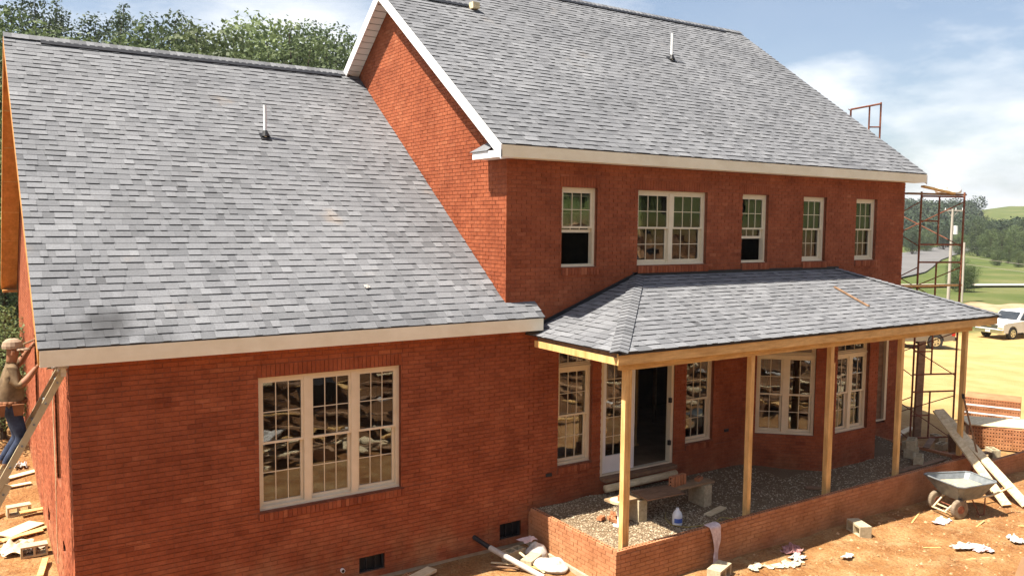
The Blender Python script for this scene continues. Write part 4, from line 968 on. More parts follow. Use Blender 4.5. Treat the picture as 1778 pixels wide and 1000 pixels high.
def crumple(name, label, cat, loc, size, h, m, seed, rz=0, n=16, group=None, ruff=1.):
    rnd = random.Random(seed); mb = MB(); off = Vector((seed*3.1, 0, 0)); V = []
    for j in range(n):
        for i in range(n):
            u, v = i/(n-1)-.5, j/(n-1)-.5
            edge = 1+.35*noise.noise(Vector((math.atan2(v, u)*1.3, seed, 0)))
            p = Vector((u*size[0]*edge, v*size[1]*edge, 0)); q = Vector((u*4, v*4, seed*1.7))
            p += Vector((noise.noise(q), noise.noise(q+Vector((9, 0, 0))), 0))*.22*max(size)
            z = abs(noise.noise(q*1.4*ruff+Vector((0, 5, 0))))*h*1.6 + abs(noise.noise(q*3.2*ruff))*h*.7
            z *= max(0, 1-1.5*max(abs(u), abs(v))**2)
            V.append((p.x, p.y, z+.004))
    mb.v = V
    for j in range(n-1):
        for i in range(n-1): mb.f.append((j*n+i, j*n+i+1, (j+1)*n+i+1, (j+1)*n+i)); mb.t.append(.5); mb.m.append(0)
    o = mb.build(name, m, None, True); o.location = loc; o.rotation_euler = (0, 0, rz); so = o.modifiers.new('s', 'SOLIDIFY'); so.thickness = .006; ss = o.modifiers.new('ss', 'SUBSURF'); ss.levels = ss.render_levels = 1
    return tag(o, label, cat, group)
def sack(name, label, cat, loc, size, m, seed, rz=0, amp=.22, group=None):
    mb = MB(); nu, nv = 18, 11; V = []
    for j in range(nv):
        for i in range(nu):
            a = 2*math.pi*i/nu; b = math.pi*(j/(nv-1)-.5); d = Vector((math.cos(a)*math.cos(b), math.sin(a)*math.cos(b), math.sin(b)))
            r = 1+amp*noise.noise(d*1.6+Vector((seed, 0, 0)))*1.5+amp*.5*noise.noise(d*4.5+Vector((0, seed, 0)))
            V.append((d.x*r*size[0]/2, d.y*r*size[1]/2, max(-.25, d.z*r*.8)*size[2]*.62+size[2]*.155))
    mb.v = V
    for j in range(nv-1):
        for i in range(nu): mb.f.append((j*nu+i, j*nu+(i+1) % nu, (j+1)*nu+(i+1) % nu, (j+1)*nu+i)); mb.t.append(.5); mb.m.append(0)
    o = mb.build(name, m, None, True); o.location = loc; o.rotation_euler = (0, 0, rz); ss = o.modifiers.new('ss', 'SUBSURF'); ss.levels = ss.render_levels = 1
    return tag(o, label, cat, group)
sack('plastic_bundle', 'white plastic bundle on top of the scaffold tower, left one', 'plastic bundle', (20.55, -.22, 5.47), (.42, .36, .34), M_pvc, 3, group='bundles on the scaffold'); sack('plastic_bundle', 'white plastic bundle on top of the scaffold tower, right one', 'plastic bundle', (20.88, -.34, 5.47), (.40, .36, .40), M_pvc, 8, group='bundles on the scaffold')
# guard rail along the road
gr_ = thing('guard_rail', 'pale steel guard rail along the far side of the road', 'guard rail', (100, 66, height(100, 66)), world=True)
GP = [Vector((84+k*7.5, 60.5+k*3.75+.012*k*k, 0)) for k in range(26)]
rl = MB()
for a, b in zip(GP, GP[1:]): rl.bar(Vector((a.x, a.y, height(a.x, a.y)+.95)), Vector((b.x, b.y, height(b.x, b.y)+.95)), .08, .40)
rl.build('rail', M_lamp, gr_)
for p in GP: MB().box(p.x-.08, p.x+.08, p.y-.08, p.y+.08, height(p.x, p.y)-.1, height(p.x, p.y)+.9).build('rail_post', M_pole, gr_)
# things round the scaffold foot
tag(MB().hexa([(21.6+a, .75+b, -1.45) for a, b in ((-.17, 0), (.17, 0), (.17, .06), (-.17, .06))] + [(21.42+a, .62+b, 1.35) for a, b in ((-.17, 0), (.17, 0), (.17, .06), (-.17, .06))]).build('wide_plank', M_oldwood), 'wide dark brown plank standing upright behind the scaffold', 'plank')
def lumber(name, label, p, length, w, h, rz, m, group=None, tilt=0):
    mb = MB().box(-length/2, length/2, -w/2, w/2, 0, h); o = mb.build(name, m); o.location = p; o.rotation_euler = (0, tilt, rz); bv = o.modifiers.new('b', 'BEVEL'); bv.width = .004
    return tag(o, label, 'board', group)
for i, (x, y, L, r, m_) in enumerate([(20.6, 1.3, 2.2, .3, 0), (20.9, .9, 2.4, .25, 1), (20.2, .6, 1.8, .38, 0), (19.4, -.8, 1.3, .9, 1), (20.4, -1.2, 1.6, -.4, 0), (19.6, -1.7, 1.5, .15, 0)]):
    lumber('scrap_board', ('long', 'dark long', 'middling', 'pale short', 'skewed', 'nearest')[i]+' scrap board on the dirt at the scaffold foot', (x, y, height(x, y)+.05+i*.02), L, .19, .04, r, (M_oldwood, M_pale)[m_], 'boards at the scaffold foot')
dr = MB(); dr.tube((0, 0, 0), (0, 0, .5), .29, 24, .31, cap=False); dr.tube((0, 0, .05), (0, 0, .06), .29, 24); dr.tube((0, 0, .49), (0, 0, .50), .325, 24, cap=False)
o = dr.build('barrel_tub', M_oldwood, None, True); o.location = (20.75, -.95, -1.42); tag(o, 'squat dark brown tub standing at the scaffold foot', 'tub')

# ------------------------------------------------------------------ concrete blocks
def block_mesh():
    mb = MB(); L, Wd, H, t = .42, .20, .21, .034
    mb.box(-L/2, L/2, -Wd/2, -Wd/2+t, 0, H); mb.box(-L/2, L/2, Wd/2-t, Wd/2, 0, H)
    for x in (-L/2, -t/2, L/2-t): mb.box(x, x+t, -Wd/2+t, Wd/2-t, .001, H-.001)
    return mb.mesh('concrete_block', M_conc)
BMESH = block_mesh()
def block(label, p, rz=0, tip=None, group='loose concrete blocks'):
    o = link('concrete_block', BMESH); o.location = p
    o.rotation_mode = 'XYZ'
    if tip == 'side': o.rotation_euler = (math.pi/2, 0, rz); o.location = (p[0], p[1], p[2]+.10)
    elif tip == 'end': o.rotation_euler = (0, math.pi/2, rz); o.location = (p[0], p[1], p[2]+.21)
    else: o.rotation_euler = (0, 0, rz)
    return tag(o, label, 'concrete block', group)
def gh(x, y): return height(x, y)-.015
block('concrete block with its cores facing out below the rag on the porch wall', (9.42, -2.86, gh(9.42, -2.86)), .35, 'side').scale = (1.15,)*3
block('concrete block lying alone on the clay half in the porch shadow', (13.22, -2.95, gh(13.22, -2.95)), 1.14, 'side').scale = (1.15,)*3
block('grey concrete block in the corner between house and porch wall', (6.95, -.42, gh(6.95, -.42)), .2)
block('concrete block tipped on its side beside the white sacks', (6.95, -.80, gh(6.95, -.80)), .5, 'side')
block('concrete block on its side by the wing side wall, farther one', (-.42, 6.6, gh(-.42, 6.6)), .1, 'side')
block('concrete block close against the wing side wall, nearer one', (-.28, 4.25, gh(-.28, 4.25)), .0, 'side')
for i, (x, y, r, lab) in enumerate([(17.45, -1.55, .2, 'left'), (17.0, -2.0, .5, 'front'), (18.05, -1.15, .1, 'right')]): block('concrete block on the shaded porch gravel near the last posts, '+lab+' one', (x, y, -.85), r)
block('concrete block sitting on another on the shaded porch gravel', (17.48, -1.53, -.638), .45)

# ------------------------------------------------------------------ plank bench on blocks with bricks
for i, x in enumerate((9.05, 10.72)):
    block('block under the '+('near', 'far')[i]+' end of the plank bench, lower', (x, -1.28, -.86), 1.57, None, 'bench supports'); block('block under the '+('near', 'far')[i]+' end of the plank bench, upper', (x, -1.28, -.65), 1.57, None, 'bench supports')
bn = MB(); bn.box(8.42, 10.95, -1.44, -1.14, -.438, -.40); tag(bn.build('bench_plank', mat('mortar_stained_board', (.20, .13, .07), (.36, .25, .14), 5, .9)), 'long plank laid across blocks as a work bench on the porch', 'plank')
tag(MB().hexa([(9.0, -1.66, -.398), (9.85, -1.72, -.398), (9.95, -1.2, -.398), (9.1, -1.1, -.398), (9.0, -1.66, -.375), (9.85, -1.72, -.375), (9.95, -1.2, -.375), (9.1, -1.1, -.375)]).build('plywood_sheet', M_oldwood), 'warped piece of plywood on the plank bench', 'plywood')
LB = [MB() for _ in range(3)]
for i, mb in enumerate(LB): cored(mb, lambda u, v, z: (u-.1, v-.05, z), .2, .3+.3*i)
LBM = [mb.mesh('loose_brick', [M_pbrick, M_core]) for mb in LB]
def lbrick(label, p, rot, group='loose bricks'):
    o = link('loose_brick', LBM[RND.randrange(3)]); o.location = p; o.rotation_euler = rot; return tag(o, label, 'brick', group)
for i in range(5): lbrick(('first', 'second', 'third', 'fourth', 'fifth')[i]+' brick standing on end on the plank bench', (9.98+i*.085, -1.28+.01*i, -.30), (0, -math.pi/2, .1), 'bricks standing on the bench')
lbrick('brick lying on the far end of the plank bench', (10.7, -1.25, -.40), (0, 0, .4))
for i, (x, y, r) in enumerate([(20.9, -.35, .2), (21.5, .1, 1.1), (22.0, -.3, .5), (21.3, -1.5, .9), (19.3, -.25, .3)]): block('grey block in the clutter round the scaffold foot, '+('middle', 'far', 'right', 'near', 'left')[i]+' one', (x, y, height(x, y)-.02), r, None, 'blocks at the scaffold foot')
for i, (x, y, r) in enumerate([(20.3, -.9, .3), (20.5, -.7, 1.2), (21.0, -1.15, -.4), (19.8, -.6, .8), (21.6, -.9, .1), (22.1, -.75, 1.4)]): lbrick(('first', 'second', 'third', 'fourth', 'fifth', 'sixth')[i]+' loose brick in the dirt round the scaffold foot', (x, y, height(x, y)), (.1, 0, r), 'bricks at the scaffold foot')
# mortar stand
ms = thing('mortar_stand', 'small mortar board on a thin leg beside the first post', 'stand', (8.56, -1.38, -.85))
MB().tube((0, 0, 0), (0, 0, .43), .018, 10).build('leg', M_pvc, ms); b_ = MB(); b_.tube((0, 0, .43), (0, 0, .475), .16, 18); b_.build('board', M_pale, ms)
MB().tube((0, 0, 0), (0, 0, .02), .10, 12).build('foot', M_pvc, ms)
lbrick('cored brick on the little mortar stand', (8.58, -1.38, -.374), (math.pi/2, 0, .5)).location.z = -.32
for i, (x, y, r) in enumerate([(8.45, -1.02, .5), (8.62, -1.16, -.3), (8.58, -1.30, -.9), (8.70, -1.05, .9)]): lbrick(('first', 'second', 'third', 'fourth')[i]+' brick of the small heap on the sunlit gravel', (x, y, -.83+.012*i), (.1*i, .12, r), 'brick heap on the gravel')
# jug
jg = MB()
prof = [(.0, 0), (.070, 0), (.078, .02), (.078, .155), (.066, .195), (.036, .235), (.024, .25), (.024, .272), (0, .272)]; n = 16
for (r0, z0), (r1, z1) in zip(prof, prof[1:]):
    for k in range(n):
        a, b = 2*math.pi*k/n, 2*math.pi*(k+1)/n
        q = [(r0*math.cos(a), r0*math.sin(a), z0), (r0*math.cos(b), r0*math.sin(b), z0), (r1*math.cos(b), r1*math.sin(b), z1), (r1*math.cos(a), r1*math.sin(a), z1)]
        jg.face(q if r0 > 0 and r1 > 0 else [p for i, p in enumerate(q) if not (i == 1 and r0 == 0) and not (i == 3 and r1 == 0)])
jt = thing('water_jug', 'translucent white water jug with a blue label on the porch gravel', 'jug', (9.48, -1.93, -.84)); jt.scale = (1.15,)*3
jg.build('bottle', M_jug, jt, True); hd_ = MB(); hd_.path([(.03, .03, .24), (.075, .05, .22), (.085, .055, .15), (.075, .04, .12)], .012, 8); hd_.build('handle', M_jug, jt)
lb = MB()
for k in range(8):
    a0, a1 = math.radians(190+k*14), math.radians(190+(k+1)*14)
    lb.face([(.0795*math.cos(a0), .0795*math.sin(a0), .05), (.0795*math.cos(a1), .0795*math.sin(a1), .05), (.0795*math.cos(a1), .0795*math.sin(a1), .12), (.0795*math.cos(a0), .0795*math.sin(a0), .12)])
lb.build('label_band', M_blue, jt)
for i, (x, y, L, r) in enumerate([(10.62, -1.78, .62, .25), (13.5, -1.9, .5, -.6), (16.75, -2.15, 2.1, .02), (18.8, -1.2, 1.1, .4)]): lumber('porch_board', ('board on the gravel left of the second post', 'short board on the gravel between second and third post', 'long board lying along the low wall by the last post', 'board end behind the last post')[i], (x, y, gz(x, y)+.012), L, .14, .035, r, M_oldwood if i else M_pale)
M_hose = mat('yellow_hose', (.30, .22, .07), (.40, .30, .10), 5, .6)
hp = [(9.72, -1.38), (9.5, -1.6), (9.36, -1.9), (9.5, -2.12), (9.85, -2.22), (10.2, -2.2), (10.45, -2.1), (10.6, -2.3), (10.3, -2.33), (10.15, -2.15)]
pts = []
for a, b in zip(hp, hp[1:]):
    for k in range(4): pts.append((a[0]+(b[0]-a[0])*k/4, a[1]+(b[1]-a[1])*k/4, gz(a[0], a[1])+.03))
tag(MB().path(pts, .011, 6).build('hose', M_hose, None, True), 'yellowish hose curling on the porch gravel', 'hose')

# ------------------------------------------------------------------ wheelbarrow (local +x is the front with the two wheels)
wx, wy = 16.02, -3.33
wb = thing('wheelbarrow', 'grey two-wheeled wheelbarrow standing on the clay in front of the porch wall', 'wheelbarrow', (wx, wy, height(wx, wy)), math.atan2(.29, -.957))
def tray(mb, top, bot, z0, z1):
    n = len(top); 
    for i in range(n): j = (i+1) % n; mb.face([(*bot[i], z0), (*bot[j], z0), (*top[j], z1), (*top[i], z1)])
    mb.face([(*p, z0) for p in bot])
top = [(.30, -.46), (.30, .46), (.18, .52), (-.72, .40), (-.80, .32), (-.80, -.32), (-.72, -.40), (.18, -.52)]; bot = [(.06, -.24), (.06, .24), (.02, .27), (-.48, .25), (-.52, .22), (-.52, -.22), (-.48, -.25), (.02, -.27)]
t_ = MB(); tray(t_, top, bot, .36, .72); tr_ = t_.build('tray', M_steel, wb); so = tr_.modifiers.new('s', 'SOLIDIFY'); so.thickness = .008; so.offset = 0
rm = MB()
for a, b in zip(top, top[1:]+top[:1]): rm.tube((*a, .72), (*b, .72), .018, 8)
rm.build('tray_rim', M_steel, wb)
cm = MB(); cm.face([(x*.82-.02, y*.80, .60) for x, y in top]); cm.build('dried_mortar', M_conc, wb)
for s in (-1, 1):
    w_ = MB(); w_.tube((.10, s*.31-.05, .20), (.10, s*.31+.05, .20), .20, 24); wo = w_.build('wheel', M_tyred, wb); bv = wo.modifiers.new('b', 'BEVEL'); bv.width = .03; bv.segments = 3; bv.limit_method = 'ANGLE'
    MB().tube((.10, s*.31-.056, .20), (.10, s*.31+.056, .20), .085, 14).build('hub', M_rust, wo)
    h_ = MB(); h_.tube((.05, s*.20, .33), (-.75, s*.27, .40), .022, 8); h_.tube((-.75, s*.27, .40), (-1.25, s*.30, .56), .022, 8); h_.build('handle', M_pale, wb)
    MB().path([(-.30, s*.22, .36), (-.50, s*.24, .0), (-.62, s*.24, .0), (-.62, s*.25, .38)], .014, 6).build('leg', M_rust, wb)
    MB().bar((.30, s*.16, .12), (.02, s*.19, .34), .03, .03).build('front_strut', M_pale, wb)
MB().tube((.10, -.34, .20), (.10, .34, .20), .014, 8).build('axle', M_rust, wb); MB().bar((.30, -.20, .11), (.30, .20, .11), .035, .02).build('tip_bar', M_pale, wb); MB().bar((.20, -.19, .17), (.20, .19, .17), .03, .02).build('cross_bar', M_pale, wb)

# planks leaning over the wall
def plank3(name, label, a, b, w, h, m, cat='plank', group=None, up=(0, 0, 1)): return tag(MB().bar(a, b, w, h, up).build(name, m), label, cat, group)
plank3('leaning_plank', 'wide board leaning over the porch wall end, right one of the pair', (17.85, -3.98, -1.40), (18.42, -1.62, .18), .27, .035, M_pale, group='boards leaning on the porch wall')
plank3('leaning_plank', 'board leaning over the porch wall end, left one of the pair', (17.52, -3.72, -1.40), (18.10, -1.75, .22), .24, .035, M_pale, group='boards leaning on the porch wall')
sh = thing('long_pole', 'thin brown tool handle leaning against the low wall beside the last post', 'tool handle', (18.3, -2.75, -1.43), world=True)
MB().tube((18.35, -2.85, -1.42), (17.75, -2.55, .72), .020, 8).build('shaft', M_oldwood, sh); MB().tube((17.75, -2.55, .70), (17.735, -2.543, .80), .032, 8).build('grip', M_black, sh)

# brick cubes on the right
def brickcube(label, x, y, rz, nx_, ny_, nz_, strap):
    t = thing('brick_pallet', label, 'brick pallet', (x, y, height(x, y)-.02), rz, 'brick pallets'); z = .0
    for k in range(3): MB().box(-nx_*.115, nx_*.115, -.35+k*.33, -.25+k*.33, 0, .09).build('pallet_bearer', M_oldwood, t)
    me = MB(); cored(me, lambda u, v, z_: (u-.1, z_-.05, v-.03), .205, .4); meshes = []
    for ti in (0.2, .45, .7):
        me = MB(); cored(me, lambda u, v, z_: (u, -z_, v), .205, ti); meshes.append(me.mesh('stacked_brick', [M_pbrick, M_core]))
    rnd = random.Random(int(x*10))
    for k in range(nz_):
        for i in range(nx_):
            o = link('stacked_brick', meshes[rnd.randrange(3)], t); o.location = (-nx_*.105+i*.21, -ny_*.1+rnd.uniform(-.006, .006), .092+k*.097)
    c = MB(); c.box(-nx_*.105+.002, nx_*.105-.004, -ny_*.1+.004, ny_*.1, .09, .09+nz_*.097-.003); c.build('stack_core', M_pbrick, t)
    for s in strap: MB().box(-nx_*.105-.006, nx_*.105+.004, -ny_*.1-.07, -ny_*.1-.066, s, s+.045).build('strap', M_white, t)
    return t
brickcube('strapped brick pallet behind the covered one, in full sun', 25.1, .45, math.radians(-66), 7, 5, 9, (.72, .48))
p2 = brickcube('brick pallet under a pale board beside the porch end', 22.6, -.95, math.radians(-58), 7, 5, 6, ())
lumber('cover_board', 'pale sheet board covering the nearer brick pallet', (22.7, -1.0, height(22.6, -1.02)+.665), 1.9, 1.15, .03, math.radians(-50), M_pale)
lumber('cover_board', 'small pale board end on the nearer brick pallet', (22.9, -1.75, height(22.6, -1.02)+.60), .9, .3, .03, math.radians(-20), M_pale)
for i in range(2): lumber('short_stake', 'pale stake leaning on the strapped brick pallet, '+('left', 'right')[i]+' one', (24.0+i*.28, -.35-i*.2, -1.2), .5, .04, .03, .2, M_pale, 'stakes', -1.2)
lumber('brick_box', 'pinkish brick block at the right foot of the step wall', (18.35, -3.35, -1.43), .30, .2, .18, .3, M_pbrick)['category'] = 'brick block'

# rags, papers and scraps on the clay
def G(x, y): return (x, y, height(x, y)+.004)
# rag hanging over the porch wall
rg_ = MB(); n1, n2 = 12, 26; V = []
for j in range(n2):
    s = j/(n2-1)
    for i in range(n1):
        u = i/(n1-1)-.5; wd = .26*(1-.55*sstep(.15, .6, s))+.02*math.sin(j*.7)
        fold = .022*math.sin(i*1.9+s*5)+.012*math.sin(i*4.1-s*9)
        if s < .16: p = (9.77+u*.28, PWY+.10-s/.16*.13, PZ1+.012+abs(fold)*.6)
        else: q = (s-.16)/.84; p = (9.77+u*wd+.03*math.sin(q*4), PWY-.035-abs(fold)-.02*q, PZ1-q*.83)
        V.append(p)
rg_.v = V
for j in range(n2-1):
    for i in range(n1-1): rg_.f.append((j*n1+i, j*n1+i+1, (j+1)*n1+i+1, (j+1)*n1+i)); rg_.t.append(.5); rg_.m.append(0)
o = rg_.build('hanging_rag', M_rag, None, True); so = o.modifiers.new('s', 'SOLIDIFY'); so.thickness = .006; tag(o, 'long pink-white rag hanging over the porch wall', 'rag')
crumple('rag', 'maroon checked rag lying near the porch wall', 'rag', G(11.46, -2.88), (.42, .30), .13, M_ragm, 5, .4)
crumple('rag', 'white crumpled cloth next to the maroon rag', 'rag', G(11.28, -3.16), (.30, .20), .10, M_ragw, 6, .2)
crumple('rag', 'long white cloth twisted on the sunny clay', 'rag', G(14.50, -4.52), (.62, .20), .07, M_ragw, 7, -.5)
crumple('rag', 'pinkish knotted rag beside the long white cloth', 'rag', G(14.62, -4.72), (.34, .22), .11, M_rag, 8, -.3)
crumple('rag', 'small pinkish rag below the wheelbarrow', 'rag', G(15.38, -3.52), (.42, .22), .09, M_rag, 9, .1)
crumple('rag', 'white cloth scrap at the right edge of the clay', 'rag', G(15.60, -4.84), (.34, .24), .11, M_ragw, 10, .9)
crumple('paper', 'curled white paper scrap alone on the clay', 'paper', G(12.08, -3.62), (.26, .12), .05, M_ragw, 11, .2)
for i, (x, y, r) in enumerate([(10.30, -3.05, .2), (10.62, -3.16, -.3), (10.92, -3.22, .5), (11.05, -3.30, .1)]): crumple('paper', ('first', 'second', 'third', 'fourth')[i]+' torn pale paper scrap from the block by the porch wall', 'paper', G(x, y), (.34, .16), .03, M_paper, 20+i, r, group='paper scraps')
for i, (x, y, L, r) in enumerate([(14.2, -4.82, .55, -.35), (13.9, -4.15, .35, -.5), (15.2, -3.05, .8, .35), (15.9, -4.0, .5, .2), (16.6, -4.6, .4, -.7)]): lumber('wood_splinter', ('splinter below the long white cloth', 'splinter left of the long white cloth', 'splinter under the wheelbarrow wheels', 'splinter in front of the wheelbarrow', 'splinter near the right edge of the clay')[i], (x, y, height(x, y)+.003), L, .03, .012, r, M_wood, 'wood splinters')
# corner heap between house and porch
sack('sack', 'white sack slumped in the corner by the porch wall, upper one', 'sack', (7.32, -.60, height(7.32, -.6)), (.42, .40, .38), M_ragw, 31, .2)
sack('sack', 'white sack spilling forward beside the grey pipe', 'sack', (7.20, -1.12, height(7.2, -1.12)-.02), (.62, .70, .26), M_ragw, 32, .5, .3)
crumple('sack', 'pinkish sack cloth on top of the corner heap', 'sack', (7.24, -.42, height(7.2, -.5)+.27), (.30, .22), .08, M_rag, 33, .1, ruff=.6)
pp = thing('drain_pipe', 'grey and black drain pipe running from the house wall down to the ground', 'pipe', (6.5, -.5, -1.43), world=True)
MB().tube((6.36, .03, -1.07), (6.50, -.36, -1.19), .042, 14).build('sleeve', M_black, pp); MB().tube((6.49, -.34, -1.18), (6.90, -1.42, -1.42), .05, 14).build('pipe', M_gpipe, pp)
for i, (a, b) in enumerate([((6.45, -.45, -1.40), (6.95, -1.05, -1.36)), ((6.35, -.62, -1.38), (6.75, -.95, -1.40)), ((6.75, -.9, -1.3), (7.0, -1.25, -1.38)), ((6.85, -.75, -1.2), (7.0, -1.3, -1.4))]):
    plank3('lath_strip', ('pale', 'dark', 'short', 'tilted')[i]+' lath strip by the grey drain pipe', a, b, .045, .015, (M_pale, M_oldwood, M_wood, M_pale)[i], 'lath', 'laths by the drain pipe')
lumber('scrap_board', 'pale board end below the wing window at the bottom edge', (5.18, -.30, -1.40), .5, .22, .05, .4, M_pale); lbrick('loose brick at the bottom edge below the wing', (4.9, -.24, -1.41), (0, 0, .6))
# left side debris
for i, (x, y, L, w, r, m_) in enumerate([(-.22, 8.6, .9, .2, .5, 0), (-.35, 8.0, .5, .14, .2, 0), (-.42, 5.6, .75, .38, .7, 0), (-.35, 5.3, .9, .12, .5, 1), (-.55, 5.2, 1.0, .10, .25, 1), (-.2, 3.3, .8, .1, 1.4, 1), (-.15, 6.3, .5, .14, .1, 1)]):
    lumber('scrap_board', ('long pale board flat', 'small pale board', 'square yellow board', 'narrow dark board', 'long thin slat', 'dark stick', 'short board')[i]+' on the ground along the wing side wall', (x, y, height(x, y)+.01+.01*i), L, w, .025, r, (M_pale, M_wood)[m_])
crumple('paper', 'heap of pale torn paper and plastic by the wing side wall', 'paper', G(-.52, 4.55), (.7, .6), .16, M_paper, 41, .3); crumple('paper', 'white plastic scrap beside the nearer concrete block', 'plastic', G(-.36, 4.3), (.22, .36), .14, M_ragw, 42, .1); crumple('paper', 'small white plastic wad by the far pale board', 'plastic', G(-.25, 9.1), (.25, .25), .16, M_ragw, 43, .1)
lbrick('broken brick left of the farther side block', G(-.75, 6.5), (0, 0, .8))
# cable hanging down the side wall
tag(MB().path([(-.02, 2.55+.05*math.sin(k), 1.9-.33*k) if k > 0 else (-.01, 2.6, 2.1) for k in range(10)], .008, 5).build('cable', M_pale), 'thin pale cable hanging down the wing side wall', 'cable')

# clods and pebbles, uncountable
cl = MB(); rnd = random.Random(12)
for k in range(5200):
    x = rnd.uniform(8, 20) if k < 3600 else rnd.uniform(-2.5, 7.3); y = rnd.uniform(-6.4, -2.6) if k < 3600 else rnd.choice((rnd.uniform(-2.2, -.1), rnd.uniform(-.5, 12))) 
    if k >= 3600 and x > -.1 and y > -.1: x = rnd.uniform(-2.5, -.1)
    r = rnd.choice((.006, .008, .010, .014, .02, .03)) * rnd.uniform(.7, 1.3); z = height(x, y)+r*.15; t = rnd.random(); i = len(cl.v); an = rnd.uniform(0, 6)
    cl.v += [(x+r*rnd.uniform(.8, 1.5)*math.cos(an+q*1.2566), y+r*rnd.uniform(.8, 1.5)*math.sin(an+q*1.2566), z-r*.3) for q in range(5)] + [(x, y, z+r*.8)]
    for q in range(5): cl.f.append((i+q, i+(q+1) % 5, i+5)); cl.t.append(t); cl.m.append(0)
M_clod = mat('clay_clod', (.9, .9, .9), (1.1, 1.1, 1.1), 20, .95, tone=[(0, (.24, .10, .04)), (.7, (.36, .19, .08)), (1, (.48, .32, .18))])
o = struct(cl.build('clay_clods', M_clod), 'stuff'); o['label'] = 'clods and pebbles strewn over the clay'; o['category'] = 'clods'
# spoil heap in the yard
sp = MB(); n = 26
for j in range(n):
    for i in range(n):
        u, v = i/(n-1)*2-1, j/(n-1)*2-1; e = max(0, 1-(u*u+v*v)); x, y = 72+u*6.5-v*2, 25+v*4+u*-2.5
        sp.v.append((x, y, height(x, y)-.05+0.6*e**.8*(.75+.5*noise.noise(Vector((u*3, v*3, 4))))))
for j in range(n-1):
    for i in range(n-1): sp.f.append((j*n+i, j*n+i+1, (j+1)*n+i+1, (j+1)*n+i)); sp.t.append(.5); sp.m.append(0)
tag(sp.build('spoil_heap', mat('spoil_clay', (.28, .17, .09), (.42, .29, .18), .9, .95, .8, 4), None, True), 'pale heap of dug clay beyond the white pickup', 'dirt heap')
# rubble and timber on the cut bank, the mass that the windows mirror
rb = MB(); rnd = random.Random(31)
for k in range(420):
    x = rnd.uniform(1, 30); y = -7.0-6.0*rnd.random()**1.5
    if abs(x+1.08) < 1.6: continue
    z = height(x, y); L = rnd.uniform(.6, 3.2); an = rnd.gauss(.5, .7); tl = rnd.uniform(-.12, .16); d = Vector((math.cos(an)*math.cos(tl), math.sin(an)*math.cos(tl), math.sin(tl)))
    rb.mi = rnd.choice((0, 0, 1, 1, 4, 2, 3)); p = Vector((x, y, z+rnd.uniform(.05, .35)))
    if any(0 < q[2] and -50 < q[0] < 1835 and -40 < q[1] < 1070 for q in (project(p-d*L/2), project(p+d*L/2), project(p+Z3*.3))): continue
    rb.bar(p-d*L/2, p+d*L/2, rnd.uniform(.06, .24), rnd.uniform(.03, .06))
for k in range(160):
    x = rnd.uniform(1, 30); y = rnd.uniform(-20, -6.9); rb.mi = 4 if rnd.random() < .7 else 5; r = rnd.uniform(.12, .5); p = Vector((x, y, height(x, y)+r*.1))
    q = project(p+Z3*r)
    if (p-CAM).length < 3 or (q[2] > 0 and -60 < q[0] < 1840 and q[1] < 1060): continue
    P = [p+Vector((sx*r*rnd.uniform(.6, 1.2), sy*r*rnd.uniform(.6, 1.2), sz*r*rnd.uniform(.4, .8))) for sz in (-1, 1) for sx, sy in ((-1, -1), (1, -1), (1, 1), (-1, 1))]; rb.hexa(P)
M_clay = mat('bank_clay', (.20, .10, .05), (.42, .26, .14), 2, .95)
o = struct(rb.build('bank_rubble', [M_pale, M_oldwood, M_ragw, M_wood, M_clay, M_black]), 'stuff'); o['label'] = 'boards and rubble on the cut bank mirrored in the windows'; o['category'] = 'rubble'

# oddments on the roofs
nP = Vector((0, -(PT-PE), run)).normalized()
tag(MB().bar(Vector((15.13, -.94, 3.187))+nP*.03, Vector((15.05, -1.86, 2.834))+nP*.03, .07, .02, nP).build('thin_board', M_oldwood), 'thin brown board lying on the porch roof', 'board')
o = crumple('paper', 'tiny white scrap lying on the wing roof', 'paper', (4.5, .43, 3.47), (.10, .08), .02, M_ragw, 61); o.rotation_euler = (math.atan(WS), 0, .3)

# ------------------------------------------------------------------ ladder and roofer
ld = thing('extension_ladder', 'tan fibreglass extension ladder leaning on the corner of the wing', 'ladder', (-2.17, .23, -1.42), world=True)
LT, LBt = Vector((-.055, 0, 2.52)), Vector((-2.17, 0, -1.42)); LD = (LBt-LT).normalized(); LN = Vector((LD.z, 0, -LD.x)).normalized()
if LN.x > 0: LN = -LN
def lp(s, y, o=0): return LT+LD*s+Vector((0, y, 0))+LN*o
LL = (LBt-LT).length
for y in (.03, .43):
    MB().bar(lp(0, y), lp(LL*.72, y), .035, .085, LN).build('fly_rail', M_alu, ld); MB().bar(lp(1.62, y*.94+.014, -.09), lp(LL, y*.94+.014, -.09), .035, .085, LN).build('base_rail', M_alu, ld)
k = .18
while k < LL*.72: MB().tube(lp(k, .0), lp(k, .46), .016, 8).build('rung', M_steel, ld); k += .305
k = 1.75
while k < LL: MB().tube(lp(k, .02, -.09), lp(k, .44, -.09), .016, 8).build('rung', M_steel, ld); k += .305
for y in (.03, .43): MB().box(-.10, -.035, y-.05, y+.05, 2.44, 2.57).build('end_mitt', M_ragw, ld)
crumple('cloth_pad', 'white cloth pad draped over the top of the ladder', 'cloth', (-.13, .10, 2.545), (.24, .3), .05, M_ragw, 51)
